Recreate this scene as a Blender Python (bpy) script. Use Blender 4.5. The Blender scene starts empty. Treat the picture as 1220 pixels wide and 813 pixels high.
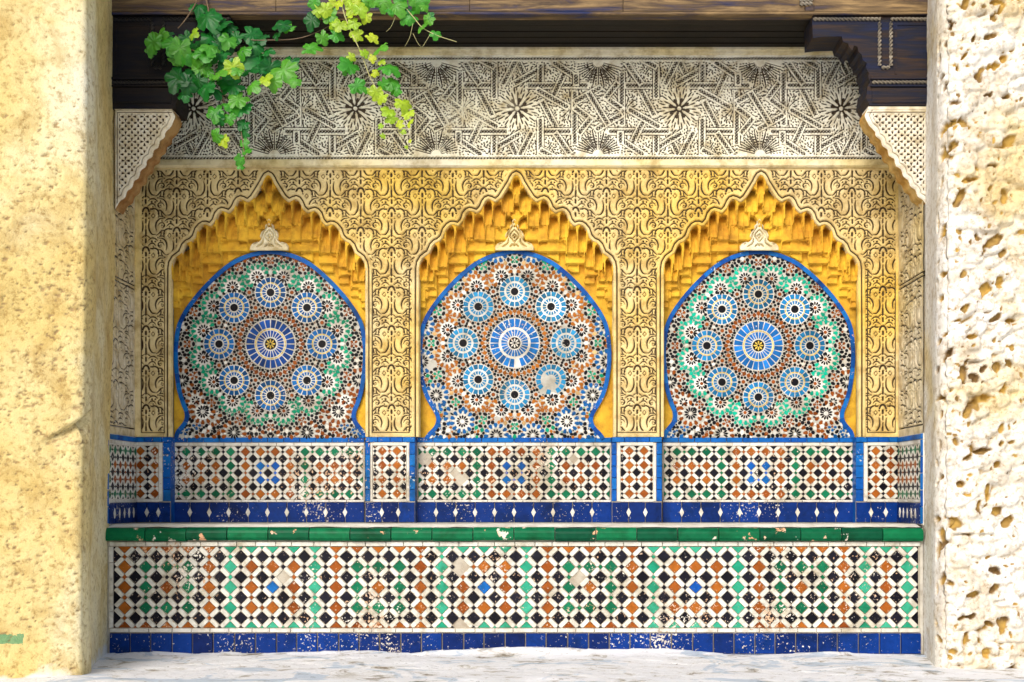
import bpy, math, random
import numpy as np
from mathutils import Vector

random.seed(7)
rng = np.random.default_rng(7)
sc = bpy.context.scene
COL = sc.collection

# ------------------------------------------------------------------ camera, sky, sun, exposure
CAM_D, F_PX, VX, VY, EYE = 6.4, 1536.0, 660.0, 590.0, 0.79   # distance, focal in photo pixels, vanishing point, eye height
cd = bpy.data.cameras.new('camera')
cam = bpy.data.objects.new('camera', cd); COL.objects.link(cam)
cam.location = (0, -CAM_D, EYE)
cam.rotation_euler = (math.radians(90), 0, 0)
cd.sensor_fit = 'HORIZONTAL'; cd.sensor_width = 36.0
cd.lens = 36.0 * F_PX / 1220.0
cd.shift_x = (610.0 - VX) / 1220.0
cd.shift_y = (VY - 406.5) / 1220.0
cd.clip_end = 500.0
sc.camera = cam

SUN_EL, SUN_AZ = 33.0, -18.0      # degrees; azimuth measured from the viewer's side (-Y), negative = to the left
w = bpy.data.worlds.new('World'); sc.world = w; w.use_nodes = True
wn = w.node_tree.nodes; wl = w.node_tree.links
bg = wn['Background']
sky = wn.new('ShaderNodeTexSky'); sky.sky_type = 'NISHITA'; sky.sun_disc = False
sky.sun_elevation = math.radians(SUN_EL)
az = math.radians(SUN_AZ)
sdir = Vector((math.sin(az) * math.cos(math.radians(SUN_EL)), -math.cos(az) * math.cos(math.radians(SUN_EL)), math.sin(math.radians(SUN_EL))))
sky.sun_rotation = math.atan2(sdir.x, sdir.y)
sky.air_density = 1.0; sky.dust_density = 4.0; sky.ozone_density = 0.6
wl.new(sky.outputs[0], bg.inputs[0]); bg.inputs[1].default_value = 0.15
sl = bpy.data.lights.new('sun', 'SUN'); sun = bpy.data.objects.new('sun', sl); COL.objects.link(sun)
sl.energy = 1.5; sl.angle = math.radians(28); sl.color = (1.0, 0.95, 0.87)
sun.rotation_euler = sdir.to_track_quat('Z', 'Y').to_euler()
sc.view_settings.view_transform = 'Standard'; sc.view_settings.look = 'None'
sc.view_settings.exposure = 0.28; sc.view_settings.gamma = 1.0
try:
    sc.view_settings.use_white_balance = True
    sc.view_settings.white_balance_temperature = 6050
    sc.view_settings.white_balance_tint = 12
except Exception:
    pass

# ------------------------------------------------------------------ helpers
def S(Y): return F_PX / (CAM_D + Y)
def WX(px, Y): return (px - VX) / S(Y)
def WZ(py, Y): return EYE + (VY - py) / S(Y)

def link(name, me, parent=None, mats=()):
    o = bpy.data.objects.new(name, me); COL.objects.link(o)
    if parent is not None: o.parent = parent
    if me is not None:
        for m in mats:
            if m.name not in me.materials: me.materials.append(m)
    return o

def tag(o, label=None, cat=None, group=None, kind=None):
    if label: o['label'] = label
    if cat: o['category'] = cat
    if group: o['group'] = group
    if kind: o['kind'] = kind
    return o

def empty(name, loc, label, cat, group=None):
    o = bpy.data.objects.new(name, None); COL.objects.link(o); o.location = loc
    o.empty_display_size = 0.1
    return tag(o, label, cat, group)

def child(o, p):
    """parent o to an Empty keeping the coordinates its mesh was written in"""
    o.parent = p
    o.location = Vector(o.location) - Vector(p.location)
    return o

def mesh_from(name, V, faces=None, quads=None, cols=None, g=None, smooth=False, mat_idx=None):
    me = bpy.data.meshes.new(name)
    V = np.asarray(V, dtype=np.float32)
    if quads is not None:
        quads = np.asarray(quads, dtype=np.int32)
        n = len(quads)
        me.vertices.add(len(V)); me.vertices.foreach_set('co', V.ravel())
        me.loops.add(n * 4); me.loops.foreach_set('vertex_index', quads.ravel())
        me.polygons.add(n)
        me.polygons.foreach_set('loop_start', np.arange(0, n * 4, 4, dtype=np.int32))
        me.update(calc_edges=True)
    else:
        me.from_pydata(V.tolist(), [], faces)
    if cols is not None:
        a = me.color_attributes.new('Col', 'FLOAT_COLOR', 'POINT')
        a.data.foreach_set('color', np.asarray(cols, dtype=np.float32).ravel())
    if g is not None:
        a = me.attributes.new('g', 'FLOAT', 'POINT')
        a.data.foreach_set('value', np.asarray(g, dtype=np.float32).ravel())
    if smooth:
        me.polygons.foreach_set('use_smooth', np.ones(len(me.polygons), dtype=bool))
    return me

def front(Y0):
    """mapping from photo pixels on the upright plane at depth Y0; d = metres towards the viewer"""
    s = S(Y0)
    return lambda x, y, d: ((x - VX) / s, Y0 - d, EYE + (VY - y) / s)

class PB:
    """collects small bevelled prisms into one mesh"""
    def __init__(self, mp): self.mp = mp; self.V = []; self.F = []; self.C = []
    def add(self, poly, d0, d1, col=(1, 1, 1), inset=0.12, jit=0.0):
        cx = sum(p[0] for p in poly) / len(poly); cy = sum(p[1] for p in poly) / len(poly)
        n = len(poly); b = len(self.V)
        k = 1 - inset
        tx, ty = random.uniform(-jit, jit), random.uniform(-jit, jit)
        for x, y in poly: self.V.append(self.mp(x, y, d0))
        for x, y in poly:
            self.V.append(self.mp(cx + (x - cx) * k, cy + (y - cy) * k, d1 + (x - cx) * tx + (y - cy) * ty))
        for i in range(n):
            j = (i + 1) % n
            self.F.append((b + i, b + j, b + n + j, b + n + i))
        self.F.append(tuple(b + n + i for i in range(n)))
        self.C += [(*col, 1)] * (2 * n)
    def build(self, name, mats, parent=None):
        me = mesh_from(name, self.V, faces=self.F, cols=self.C)
        return link(name, me, parent, mats)

def box_me(name, x0, x1, y0, y1, z0, z1, bev=0.0):
    if bev <= 0:
        V = [(x, y, z) for z in (z0, z1) for y in (y0, y1) for x in (x0, x1)]
        F = [(0, 2, 3, 1), (4, 5, 7, 6), (0, 1, 5, 4), (2, 6, 7, 3), (0, 4, 6, 2), (1, 3, 7, 5)]
        return mesh_from(name, V, faces=F)
    import bmesh
    bm = bmesh.new(); bmesh.ops.create_cube(bm, size=1)
    for v in bm.verts:
        v.co = ((x0 + x1) / 2 + v.co.x * (x1 - x0), (y0 + y1) / 2 + v.co.y * (y1 - y0), (z0 + z1) / 2 + v.co.z * (z1 - z0))
    bmesh.ops.bevel(bm, geom=bm.edges[:], offset=bev, segments=2, affect='EDGES')
    me = bpy.data.meshes.new(name); bm.to_mesh(me); bm.free()
    return me

def join_me(name, meshes):
    V = []; F = []
    for m in meshes:
        b = len(V)
        V += [tuple(v.co) for v in m.vertices]
        F += [tuple(b + i for i in p.vertices) for p in m.polygons]
        bpy.data.meshes.remove(m)
    return mesh_from(name, V, faces=F)

def fbm(nx, ny, cell, seed, oct=4, gain=0.5):
    r = np.random.default_rng(seed)
    out = np.zeros((ny, nx)); amp = 1.0; tot = 0
    for o in range(oct):
        c = max(cell / 2 ** o, 1.2)
        gx, gy = int(nx / c) + 3, int(ny / c) + 3
        G = r.random((gy, gx))
        xs = np.arange(nx) / c; ys = np.arange(ny) / c
        xi = xs.astype(int); yi = ys.astype(int)
        fx = xs - xi; fy = ys - yi
        fx = fx * fx * (3 - 2 * fx); fy = fy * fy * (3 - 2 * fy)
        a = G[yi][:, xi] * (1 - fx) + G[yi][:, xi + 1] * fx
        b = G[yi + 1][:, xi] * (1 - fx) + G[yi + 1][:, xi + 1] * fx
        out += amp * (a * (1 - fy)[:, None] + b * fy[:, None]); tot += amp; amp *= gain
    return out / tot * 2 - 1

def sstep(a, b, x):
    t = np.clip((x - a) / (b - a), 0, 1); return t * t * (3 - 2 * t)

def grid_quads(ny, nx, keep=None):
    i = np.arange(ny * nx).reshape(ny, nx)
    q = np.stack([i[:-1, :-1], i[1:, :-1], i[1:, 1:], i[:-1, 1:]], -1)
    if keep is not None:
        k = keep[:-1, :-1] & keep[1:, :-1] & keep[1:, 1:] & keep[:-1, 1:]
        q = q[k]
    q = q.reshape(-1, 4)
    return q

def relief(name, xs, ys, D, mp_arr, g=None, keep=None, smooth=False, cols=None):
    """height-field mesh; D metres towards the viewer, mp_arr(X, Y, D) -> arrays"""
    X, Y = np.meshgrid(xs, ys)
    a, b, c = mp_arr(X, Y, D)
    V = np.stack([a, b, c], -1).reshape(-1, 3)
    q = grid_quads(len(ys), len(xs), keep)
    used = np.zeros(len(V), bool); used[q.ravel()] = True
    idx = np.cumsum(used) - 1
    me = mesh_from(name, V[used], quads=idx[q], g=None if g is None else g.ravel()[used],
                   cols=None if cols is None else cols.reshape(-1, 4)[used], smooth=smooth)
    return me

class Ras:
    """small raster used to draw carving patterns; values 0..1, optional wrap-around"""
    def __init__(self, w, h, res, wrap=(False, False)):
        self.w, self.h, self.res = w, h, res
        self.nx, self.ny = int(round(w * res)), int(round(h * res))
        self.a = np.zeros((self.ny, self.nx)); self.wrap = wrap
    def dot(self, x, y, r, soft=0.6, rx=None, val=1.0):
        R = r + soft; res = self.res
        i0, i1 = int(math.floor((x - R) * res)), int(math.ceil((x + R) * res)) + 1
        j0, j1 = int(math.floor((y - R) * res)), int(math.ceil((y + R) * res)) + 1
        ii = np.arange(i0, i1); jj = np.arange(j0, j1)
        d = np.hypot(ii[None, :] / res - x, jj[:, None] / res - y)
        v = val * np.clip((R - d) / (2 * soft) , 0, 1)
        if self.wrap[0]: ii = ii % self.nx
        else:
            m = (ii >= 0) & (ii < self.nx); ii = ii[m]; v = v[:, m]
        if self.wrap[1]: jj = jj % self.ny
        else:
            m = (jj >= 0) & (jj < self.ny); jj = jj[m]; v = v[m, :]
        if len(ii) and len(jj):
            ix = np.ix_(jj, ii); self.a[ix] = np.maximum(self.a[ix], v)
    def line(self, pts, w, taper=False, soft=0.6):
        L = [0]
        for p, q in zip(pts, pts[1:]): L.append(L[-1] + math.hypot(q[0] - p[0], q[1] - p[1]))
        T = L[-1]; n = max(2, int(T / 0.5))
        for k in range(n + 1):
            s = T * k / n; i = 0
            while i < len(L) - 2 and L[i + 1] < s: i += 1
            f = (s - L[i]) / max(1e-6, L[i + 1] - L[i])
            x = pts[i][0] + (pts[i + 1][0] - pts[i][0]) * f; y = pts[i][1] + (pts[i + 1][1] - pts[i][1]) * f
            ww = w if not taper else w * (0.35 + 0.65 * math.sin(math.pi * min(1, max(0, 0.08 + 0.84 * k / n))))
            self.dot(x, y, ww / 2, soft)
    def sample(self, X, Y):
        fx = X * self.res; fy = Y * self.res
        xi = np.floor(fx).astype(int); yi = np.floor(fy).astype(int); tx = fx - xi; ty = fy - yi
        def g(i, j):
            i = i % self.nx if self.wrap[0] else np.clip(i, 0, self.nx - 1)
            j = j % self.ny if self.wrap[1] else np.clip(j, 0, self.ny - 1)
            return self.a[j, i]
        return (g(xi, yi) * (1 - tx) + g(xi + 1, yi) * tx) * (1 - ty) + (g(xi, yi + 1) * (1 - tx) + g(xi + 1, yi + 1) * tx) * ty

def spline(pts, n=8):
    P = [pts[0]] + list(pts) + [pts[-1]]; out = []
    for i in range(1, len(P) - 2):
        p0, p1, p2, p3 = P[i - 1], P[i], P[i + 1], P[i + 2]
        for k in range(n):
            t = k / n
            out.append(tuple(0.5 * ((2 * p1[a]) + (-p0[a] + p2[a]) * t + (2 * p0[a] - 5 * p1[a] + 4 * p2[a] - p3[a]) * t * t + (-p0[a] + 3 * p1[a] - 3 * p2[a] + p3[a]) * t ** 3) for a in range(len(p1))))
    out.append(tuple(pts[-1])); return out

# ------------------------------------------------------------------ materials
def mat(name):
    m = bpy.data.materials.new(name); m.use_nodes = True
    nt = m.node_tree; return m, nt.nodes, nt.links, nt.nodes['Principled BSDF']
def noise(N, L, vec, scale, detail=4, rough=0.55, dist=0.0):
    n = N.new('ShaderNodeTexNoise'); n.inputs['Scale'].default_value = scale; n.inputs['Detail'].default_value = detail
    n.inputs['Roughness'].default_value = rough; n.inputs['Distortion'].default_value = dist
    L.new(vec, n.inputs['Vector']); return n.outputs['Fac']
def ramp(N, L, fac, stops):
    r = N.new('ShaderNodeValToRGB'); e = r.color_ramp.elements
    while len(e) < len(stops): e.new(0.5)
    for k, (p, c) in enumerate(stops):
        e[k].position = p; e[k].color = (*c, 1) if len(c) == 3 else c
    L.new(fac, r.inputs[0]); return r.outputs[0]
def mixc(N, L, fac, a, b, mode='MIX'):
    m = N.new('ShaderNodeMix'); m.data_type = 'RGBA'; m.blend_type = mode
    for s, v in ((m.inputs['Factor'], fac), (m.inputs[6], a), (m.inputs[7], b)):
        if isinstance(v, (int, float)): s.default_value = v
        elif isinstance(v, tuple): s.default_value = (*v, 1)
        else: L.new(v, s)
    return m.outputs[2]
def math_(N, L, op, a, b=0.0):
    m = N.new('ShaderNodeMath'); m.operation = op
    for s, v in ((m.inputs[0], a), (m.inputs[1], b)):
        if isinstance(v, (int, float)): s.default_value = v
        else: L.new(v, s)
    return m.outputs[0]
def pos(N, L, sc_=(1, 1, 1)):
    g = N.new('ShaderNodeNewGeometry'); m = N.new('ShaderNodeMapping'); m.inputs['Scale'].default_value = sc_
    L.new(g.outputs['Position'], m.inputs[0]); return m.outputs[0]
def bump(N, L, B, h, strength=0.3, dist=0.01):
    b = N.new('ShaderNodeBump'); b.inputs['Strength'].default_value = strength; b.inputs['Distance'].default_value = dist
    L.new(h, b.inputs['Height']); L.new(b.outputs[0], B.inputs['Normal'])
def attr(N, name, out='Fac'):
    a = N.new('ShaderNodeAttribute'); a.attribute_name = name; return a.outputs[out]

def glaze(name, base, base2=None, chip=0.62, chipcol=(0.62, 0.40, 0.24), var=0.35, csc=85):
    """glazed tile with per-tile shade, crazing and chips; base None = colour attribute"""
    m, N, L, B = mat(name); p = pos(N, L)
    if base is None: c = attr(N, 'Col', 'Color')
    else:
        oi = N.new('ShaderNodeObjectInfo')
        c = mixc(N, L, oi.outputs['Random'], base, base2 or tuple(min(1, v * (1 + var)) for v in base))
    n1 = noise(N, L, p, 35, 3)
    c = mixc(N, L, ramp(N, L, n1, [(0.35, (0.72,) * 3), (0.65, (1.15,) * 3)]), (0, 0, 0), c) if False else mixc(N, L, 1.0, c, ramp(N, L, n1, [(0.3, (0.75,) * 3), (0.7, (1.0,) * 3)]), 'MULTIPLY')
    c = mixc(N, L, 1.0, c, ramp(N, L, noise(N, L, p, 5, 6, 0.7, 0.5), [(0.34, (0.62, 0.57, 0.47)), (0.52, (1, 1, 1))]), 'MULTIPLY')
    dust = noise(N, L, p, 7, 3)
    cmask = noise(N, L, p, csc, 5, 0.62)
    big = noise(N, L, p, 3.0, 2)
    cm = math_(N, L, 'ADD', cmask, math_(N, L, 'MULTIPLY', math_(N, L, 'SUBTRACT', big, 0.5), 0.45))
    m1 = ramp(N, L, cm, [(chip, (0, 0, 0)), (chip + 0.025, (1, 1, 1))])
    c2 = mixc(N, L, ramp(N, L, dust, [(0.45, (0, 0, 0)), (0.6, (1, 1, 1))]), chipcol, (0.75, 0.72, 0.62))
    c = mixc(N, L, m1, c, c2)
    L.new(c, B.inputs['Base Color'])
    L.new(ramp(N, L, math_(N, L, 'ADD', m1, math_(N, L, 'MULTIPLY', n1, 0.5)), [(0.1, (0.24,) * 3), (0.9, (0.85,) * 3)]), B.inputs['Roughness'])
    B.inputs['Specular IOR Level'].default_value = 0.11
    h = math_(N, L, 'SUBTRACT', math_(N, L, 'MULTIPLY', n1, 0.5), m1)
    bump(N, L, B, h, 0.35, 0.003)
    return m

M = {}
M['mosaic'] = glaze('mosaic_glaze', None, chip=0.70)
M['mosaic_worn'] = glaze('mosaic_glaze_worn', None, chip=0.65)
M['black'] = glaze('glaze_black', (0.004, 0.004, 0.008), (0.012, 0.012, 0.022), 0.625)
M['brown'] = glaze('glaze_brown', (0.26, 0.062, 0.008), (0.42, 0.13, 0.014), 0.615)
M['green'] = glaze('glaze_green', (0.003, 0.10, 0.045), (0.012, 0.22, 0.10), 0.63)
M['teal'] = glaze('glaze_teal', (0.02, 0.30, 0.17), (0.06, 0.42, 0.26), 0.64)
M['blue'] = glaze('glaze_blue', (0.006, 0.085, 0.40), (0.012, 0.16, 0.50), 0.67)
M['cobalt'] = glaze('glaze_cobalt', (0.002, 0.014, 0.10), (0.004, 0.038, 0.24), 0.63, (0.55, 0.5, 0.42))
M['coping'] = glaze('glaze_coping', (0.001, 0.07, 0.030), (0.006, 0.17, 0.06), 0.645, (0.66, 0.36, 0.20), csc=17)
M['white'] = glaze('glaze_white', (0.70, 0.68, 0.58), (0.80, 0.79, 0.72), 0.66, (0.40, 0.24, 0.12))

def grout(name, col, dark):
    m, N, L, B = mat(name); p = pos(N, L)
    L.new(ramp(N, L, noise(N, L, p, 9, 6, 0.65), [(0.32, dark), (0.6, col)]), B.inputs['Base Color'])
    B.inputs['Roughness'].default_value = 0.85
    bump(N, L, B, noise(N, L, p, 160, 4), 0.4, 0.003); return m
M['grout'] = grout('grout', (0.46, 0.42, 0.33), (0.26, 0.20, 0.13))
M['grout_white'] = grout('grout_pale', (0.76, 0.75, 0.66), (0.5, 0.46, 0.36))
M['grout_mid'] = grout('grout_mid', (0.48, 0.47, 0.41), (0.29, 0.27, 0.21))
M['mortar'] = grout('mortar', (0.60, 0.58, 0.50), (0.34, 0.31, 0.25))

def stucco(name, cream, gold, ground, gcell=1.6, gold_amt=(0.4, 0.6), rough_sc=120, groove_shade=1.0):
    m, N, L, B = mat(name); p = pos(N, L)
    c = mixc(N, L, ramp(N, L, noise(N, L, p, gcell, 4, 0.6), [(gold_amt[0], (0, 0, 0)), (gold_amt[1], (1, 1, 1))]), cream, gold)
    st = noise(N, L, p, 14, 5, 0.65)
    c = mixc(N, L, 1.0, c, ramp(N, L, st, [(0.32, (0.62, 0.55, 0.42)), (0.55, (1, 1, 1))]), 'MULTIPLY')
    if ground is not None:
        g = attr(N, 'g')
        c = mixc(N, L, ramp(N, L, g, [(0.35, (0, 0, 0)), (0.75, (groove_shade,) * 3)]), c, ground)  # carved recesses coloured darker: groove shade painted into the plaster
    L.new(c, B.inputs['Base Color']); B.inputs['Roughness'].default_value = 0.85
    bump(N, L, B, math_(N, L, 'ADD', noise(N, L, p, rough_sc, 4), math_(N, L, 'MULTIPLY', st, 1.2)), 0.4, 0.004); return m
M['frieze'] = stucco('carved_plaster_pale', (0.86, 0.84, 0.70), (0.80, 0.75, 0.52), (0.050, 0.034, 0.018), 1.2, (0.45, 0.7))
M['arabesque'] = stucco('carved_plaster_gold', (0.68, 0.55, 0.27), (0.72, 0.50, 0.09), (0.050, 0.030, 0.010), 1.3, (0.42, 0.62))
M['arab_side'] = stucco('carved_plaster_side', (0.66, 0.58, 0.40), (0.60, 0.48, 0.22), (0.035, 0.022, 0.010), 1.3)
M['muqarnas'] = stucco('ochre_plaster', (0.58, 0.30, 0.010), (0.72, 0.44, 0.020), None, 4, rough_sc=200)
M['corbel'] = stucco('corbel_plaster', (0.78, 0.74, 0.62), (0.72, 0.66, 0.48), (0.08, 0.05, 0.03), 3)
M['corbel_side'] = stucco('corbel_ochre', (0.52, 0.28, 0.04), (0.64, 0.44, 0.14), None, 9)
M['corbel_side_shaded'] = stucco('corbel_ochre_shaded', (0.28, 0.13, 0.03), (0.40, 0.25, 0.09), None, 9)  # darker copy for the left corbel side, its shade put into the colour
M['trim'] = stucco('plaster_trim', (0.76, 0.70, 0.50), (0.74, 0.62, 0.30), None, 2)

def wall_mat(name, stops, gcol, g2, pit=None, paint=False):
    m, N, L, B = mat(name); p = pos(N, L)
    big = noise(N, L, p, 1.1, 6, 0.62, 0.3)
    c = ramp(N, L, big, stops)
    fine = noise(N, L, p, 38, 6, 0.7)
    c = mixc(N, L, 1.0, c, ramp(N, L, fine, [(0.30, (0.50, 0.40, 0.26)), (0.50, (1, 1, 1))]), 'MULTIPLY')
    mid = noise(N, L, p, 5.5, 6, 0.7, 0.6)
    c = mixc(N, L, 1.0, c, ramp(N, L, mid, [(0.34, (0.74, 0.66, 0.54)), (0.52, (1, 1, 1))]), 'MULTIPLY')
    if paint:      # the smear of green paint near the foot of the wall, and the whitewash splash under it
        sx = N.new('ShaderNodeSeparateXYZ'); L.new(p, sx.inputs[0])
        nn = noise(N, L, p, 30, 4)
        zz = math_(N, L, 'ABSOLUTE', math_(N, L, 'SUBTRACT', sx.outputs['Z'], 0.176))
        t = math_(N, L, 'ADD', zz, math_(N, L, 'MULTIPLY', math_(N, L, 'SUBTRACT', nn, 0.5), 0.06))
        a = math_(N, L, 'LESS_THAN', t, 0.021)
        b = math_(N, L, 'LESS_THAN', math_(N, L, 'ADD', sx.outputs['X'], math_(N, L, 'MULTIPLY', nn, 0.05)), -2.24)
        c = mixc(N, L, math_(N, L, 'MULTIPLY', math_(N, L, 'MULTIPLY', a, b), 0.75), c, (0.03, 0.26, 0.12))
        lowz = math_(N, L, 'ADD', sx.outputs['Z'], math_(N, L, 'MULTIPLY', math_(N, L, 'SUBTRACT', noise(N, L, p, 7, 5), 0.5), 0.22))
        ww = ramp(N, L, lowz, [(-0.0 + 0.005, (0.8, 0.8, 0.8)), (0.04, (0, 0, 0))])
        c = mixc(N, L, ww, c, (0.72, 0.74, 0.72))
    g = attr(N, 'g')
    c = mixc(N, L, ramp(N, L, g, [(0.06, (0, 0, 0)), (0.6, (1, 1, 1))]), c, mixc(N, L, ramp(N, L, noise(N, L, p, 6, 4), [(0.4, (0, 0, 0)), (0.6, (1, 1, 1))]), gcol, g2))
    L.new(c, B.inputs['Base Color']); B.inputs['Roughness'].default_value = 0.9
    bump(N, L, B, math_(N, L, 'ADD', fine, noise(N, L, p, 150, 4)), 0.55, 0.006); return m
M['plaster'] = wall_mat('yellow_plaster', [(0.28, (0.50, 0.38, 0.13)), (0.40, (0.66, 0.51, 0.18)), (0.50, (0.70, 0.58, 0.26)), (0.58, (0.74, 0.66, 0.38)), (0.72, (0.76, 0.73, 0.56))], (0.26, 0.17, 0.07), (0.36, 0.25, 0.11), paint=True)
M['rubble'] = wall_mat('limewashed_rubble', [(0.30, (0.62, 0.46, 0.17)), (0.40, (0.70, 0.60, 0.36)), (0.48, (0.75, 0.72, 0.62)), (0.7, (0.78, 0.78, 0.76))], (0.48, 0.31, 0.06), (0.20, 0.12, 0.04))

def ground_mat():
    m, N, L, B = mat('worn_whitewashed_stone'); p = pos(N, L, (1, 1.3, 1))
    big = noise(N, L, p, 5.2, 7, 0.68, 0.8)
    c = ramp(N, L, big, [(0.34, (0.22, 0.18, 0.12)), (0.40, (0.55, 0.52, 0.45)), (0.45, (0.80, 0.80, 0.78)), (0.75, (0.86, 0.87, 0.88))])
    bl = noise(N, L, p, 2.1, 5, 0.6, 1.5)
    c = mixc(N, L, ramp(N, L, bl, [(0.56, (0, 0, 0)), (0.61, (0.5, 0.5, 0.5))]), c, (0.26, 0.40, 0.54))
    fl = noise(N, L, pos(N, L, (1, 1.8, 1)), 16, 6, 0.75, 1.2)
    c = mixc(N, L, ramp(N, L, fl, [(0.36, (0.85, 0.85, 0.85)), (0.40, (0, 0, 0))]), c, (0.20, 0.16, 0.10))
    L.new(c, B.inputs['Base Color']); B.inputs['Roughness'].default_value = 0.8
    bump(N, L, B, math_(N, L, 'ADD', math_(N, L, 'MULTIPLY', fl, 1.5), big), 0.7, 0.012); return m
M['ground'] = ground_mat()

def wood_mat(name, a, b, c3):
    m, N, L, B = mat(name); p = pos(N, L, (1, 6, 9))
    n = noise(N, L, p, 3.0, 7, 0.62, 0.6)
    c = ramp(N, L, n, [(0.32, a), (0.48, b), (0.66, c3)])
    gr = noise(N, L, pos(N, L, (1, 30, 30)), 5, 5, 0.7)
    c = mixc(N, L, 1.0, c, ramp(N, L, gr, [(0.3, (0.45,) * 3), (0.6, (1, 1, 1))]), 'MULTIPLY')
    L.new(c, B.inputs['Base Color']); B.inputs['Roughness'].default_value = 0.6; B.inputs['Specular IOR Level'].default_value = 0.2
    bump(N, L, B, gr, 0.5, 0.004); return m
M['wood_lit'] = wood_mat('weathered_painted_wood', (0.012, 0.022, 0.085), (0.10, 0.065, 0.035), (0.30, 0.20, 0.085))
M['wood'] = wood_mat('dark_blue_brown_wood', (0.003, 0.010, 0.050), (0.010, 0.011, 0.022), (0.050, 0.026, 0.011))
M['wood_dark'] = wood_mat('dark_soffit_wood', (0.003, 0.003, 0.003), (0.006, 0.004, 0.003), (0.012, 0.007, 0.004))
M['wood_shaded'] = wood_mat('wood_shade_painted', (0.002, 0.003, 0.012), (0.005, 0.005, 0.008), (0.018, 0.011, 0.007))  # darker wood copy for the left bracket, shade painted into the tone
M['rope_shaded'] = wood_mat('rope_shade_painted', (0.01, 0.01, 0.012), (0.03, 0.028, 0.025), (0.06, 0.05, 0.04))  # rope of the left bracket, likewise darkened in colour for shade
M['rope'] = wood_mat('worn_rope_moulding', (0.06, 0.06, 0.06), (0.22, 0.19, 0.14), (0.40, 0.36, 0.28))

def leaf_mat(name, a, b):
    m, N, L, B = mat(name); oi = N.new('ShaderNodeObjectInfo')
    c = mixc(N, L, oi.outputs['Random'], a, b)
    p = pos(N, L); c = mixc(N, L, 1.0, c, ramp(N, L, noise(N, L, p, 45, 4), [(0.3, (0.65,) * 3), (0.65, (1, 1, 1))]), 'MULTIPLY')
    L.new(c, B.inputs['Base Color']); B.inputs['Roughness'].default_value = 0.42
    t = N.new('ShaderNodeBsdfTranslucent'); L.new(c, t.inputs[0])
    mx = N.new('ShaderNodeMixShader'); mx.inputs[0].default_value = 0.4
    L.new(B.outputs[0], mx.inputs[1]); L.new(t.outputs[0], mx.inputs[2]); L.new(mx.outputs[0], N['Material Output'].inputs[0]); return m
M['leaf_dark'] = leaf_mat('leaf_dark', (0.006, 0.13, 0.012), (0.02, 0.24, 0.03))
M['leaf_mid'] = leaf_mat('leaf_mid', (0.06, 0.36, 0.02), (0.14, 0.45, 0.03))
M['leaf_lime'] = leaf_mat('leaf_lime', (0.35, 0.62, 0.02), (0.62, 0.74, 0.03))
m_, N_, L_, B_ = mat('vine_stem'); B_.inputs['Base Color'].default_value = (0.16, 0.10, 0.05, 1); M['stem'] = m_
m_, N_, L_, B_ = mat('vine_tendril'); B_.inputs['Base Color'].default_value = (0.42, 0.40, 0.16, 1); M['tendril'] = m_

# ------------------------------------------------------------------ planes of the place
YF, YB, YN = 0.0, 0.46, 0.54            # bench front, carved wall, niche backs
XL, XR = -2.225, 1.833                  # side walls of the recess
SB, SN = S(YB), S(YN)
Z_SOF = 3.162
Z_SEAT = 0.636

# ------------------------------------------------------------------ ground
def ground():
    xs = np.concatenate([[-40, -20, -8, -5], np.arange(-3.2, 3.2, 0.014), [5, 8, 20, 40]])
    ys = np.concatenate([[-60, -25, -12, -8, -6], np.arange(-2.2, 0.06, 0.012), [0.6]])
    H = fbm(len(xs), len(ys), 28, 3, 5, 0.6) * 0.012 + np.round(fbm(len(xs), len(ys), 46, 5, 3) * 3.2) * 0.004
    X, Y = np.meshgrid(xs, ys)
    ok = sstep(-2.2, -1.6, Y) * (1 - sstep(2.9, 3.2, np.abs(X)))
    # a swell of mortar that laps over the foot of the blue tiles right of centre
    H = H * ok + 0.030 * np.exp(-((X - 0.02) / 0.42) ** 2 - ((Y + 0.02) / 0.06) ** 2) + 0.02 * np.exp(-((Y + 0.01) / 0.03) ** 2) * (0.3 + fbm(len(xs), len(ys), 30, 9, 3)) * ok
    V = np.stack([X, Y, H], -1).reshape(-1, 3)
    q = grid_quads(len(ys), len(xs))[:, ::-1]
    o = link('ground', mesh_from('ground', V, quads=q, smooth=True), None, [M['ground']])
    tag(o, kind='structure', label='worn whitewashed stone ground in front of the tiled bench')
ground()

# ------------------------------------------------------------------ flanking walls (swept plan paths, displaced)
def side_wall(name, path, zs, hfun, m, nrm_sign, drift=None):
    pts = np.array(path, float)
    seg = np.hypot(*np.diff(pts, axis=0).T); Ls = np.concatenate([[0], np.cumsum(seg)])
    return pts, Ls

def build_wall(name, plan, du, zs, disp, m, flip, drift):
    pl = spline(plan, 10)
    P_ = np.array(pl); seg = np.hypot(*np.diff(P_, axis=0).T); L = np.concatenate([[0], np.cumsum(seg)])
    # fine steps near the recess, coarse ones far outside
    us = [0.0]
    while us[-1] < L[-1]:
        us.append(us[-1] + (du if us[-1] < 1.6 else du * 8))
    us = np.array(us[:-1] + [L[-1]])
    px = np.interp(us, L, P_[:, 0]); py = np.interp(us, L, P_[:, 1])
    tx = np.gradient(px, us); ty = np.gradient(py, us); ln = np.hypot(tx, ty)
    nx, ny = (-ty / ln, tx / ln) if flip else (ty / ln, -tx / ln)
    D, G = disp(us, zs)
    Z = np.repeat(zs[:, None], len(us), 1)
    X = px[None, :] + nx[None, :] * D + drift(Z) * np.clip(1 - us / 3, 0, 1)[None, :]
    Y = py[None, :] + ny[None, :] * D
    V = np.stack([X, Y, Z], -1).reshape(-1, 3)
    q = grid_quads(len(zs), len(us))
    if flip: q = q[:, ::-1]
    return link(name, mesh_from(name, V, quads=q, g=G, smooth=True), None, [m])

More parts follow.
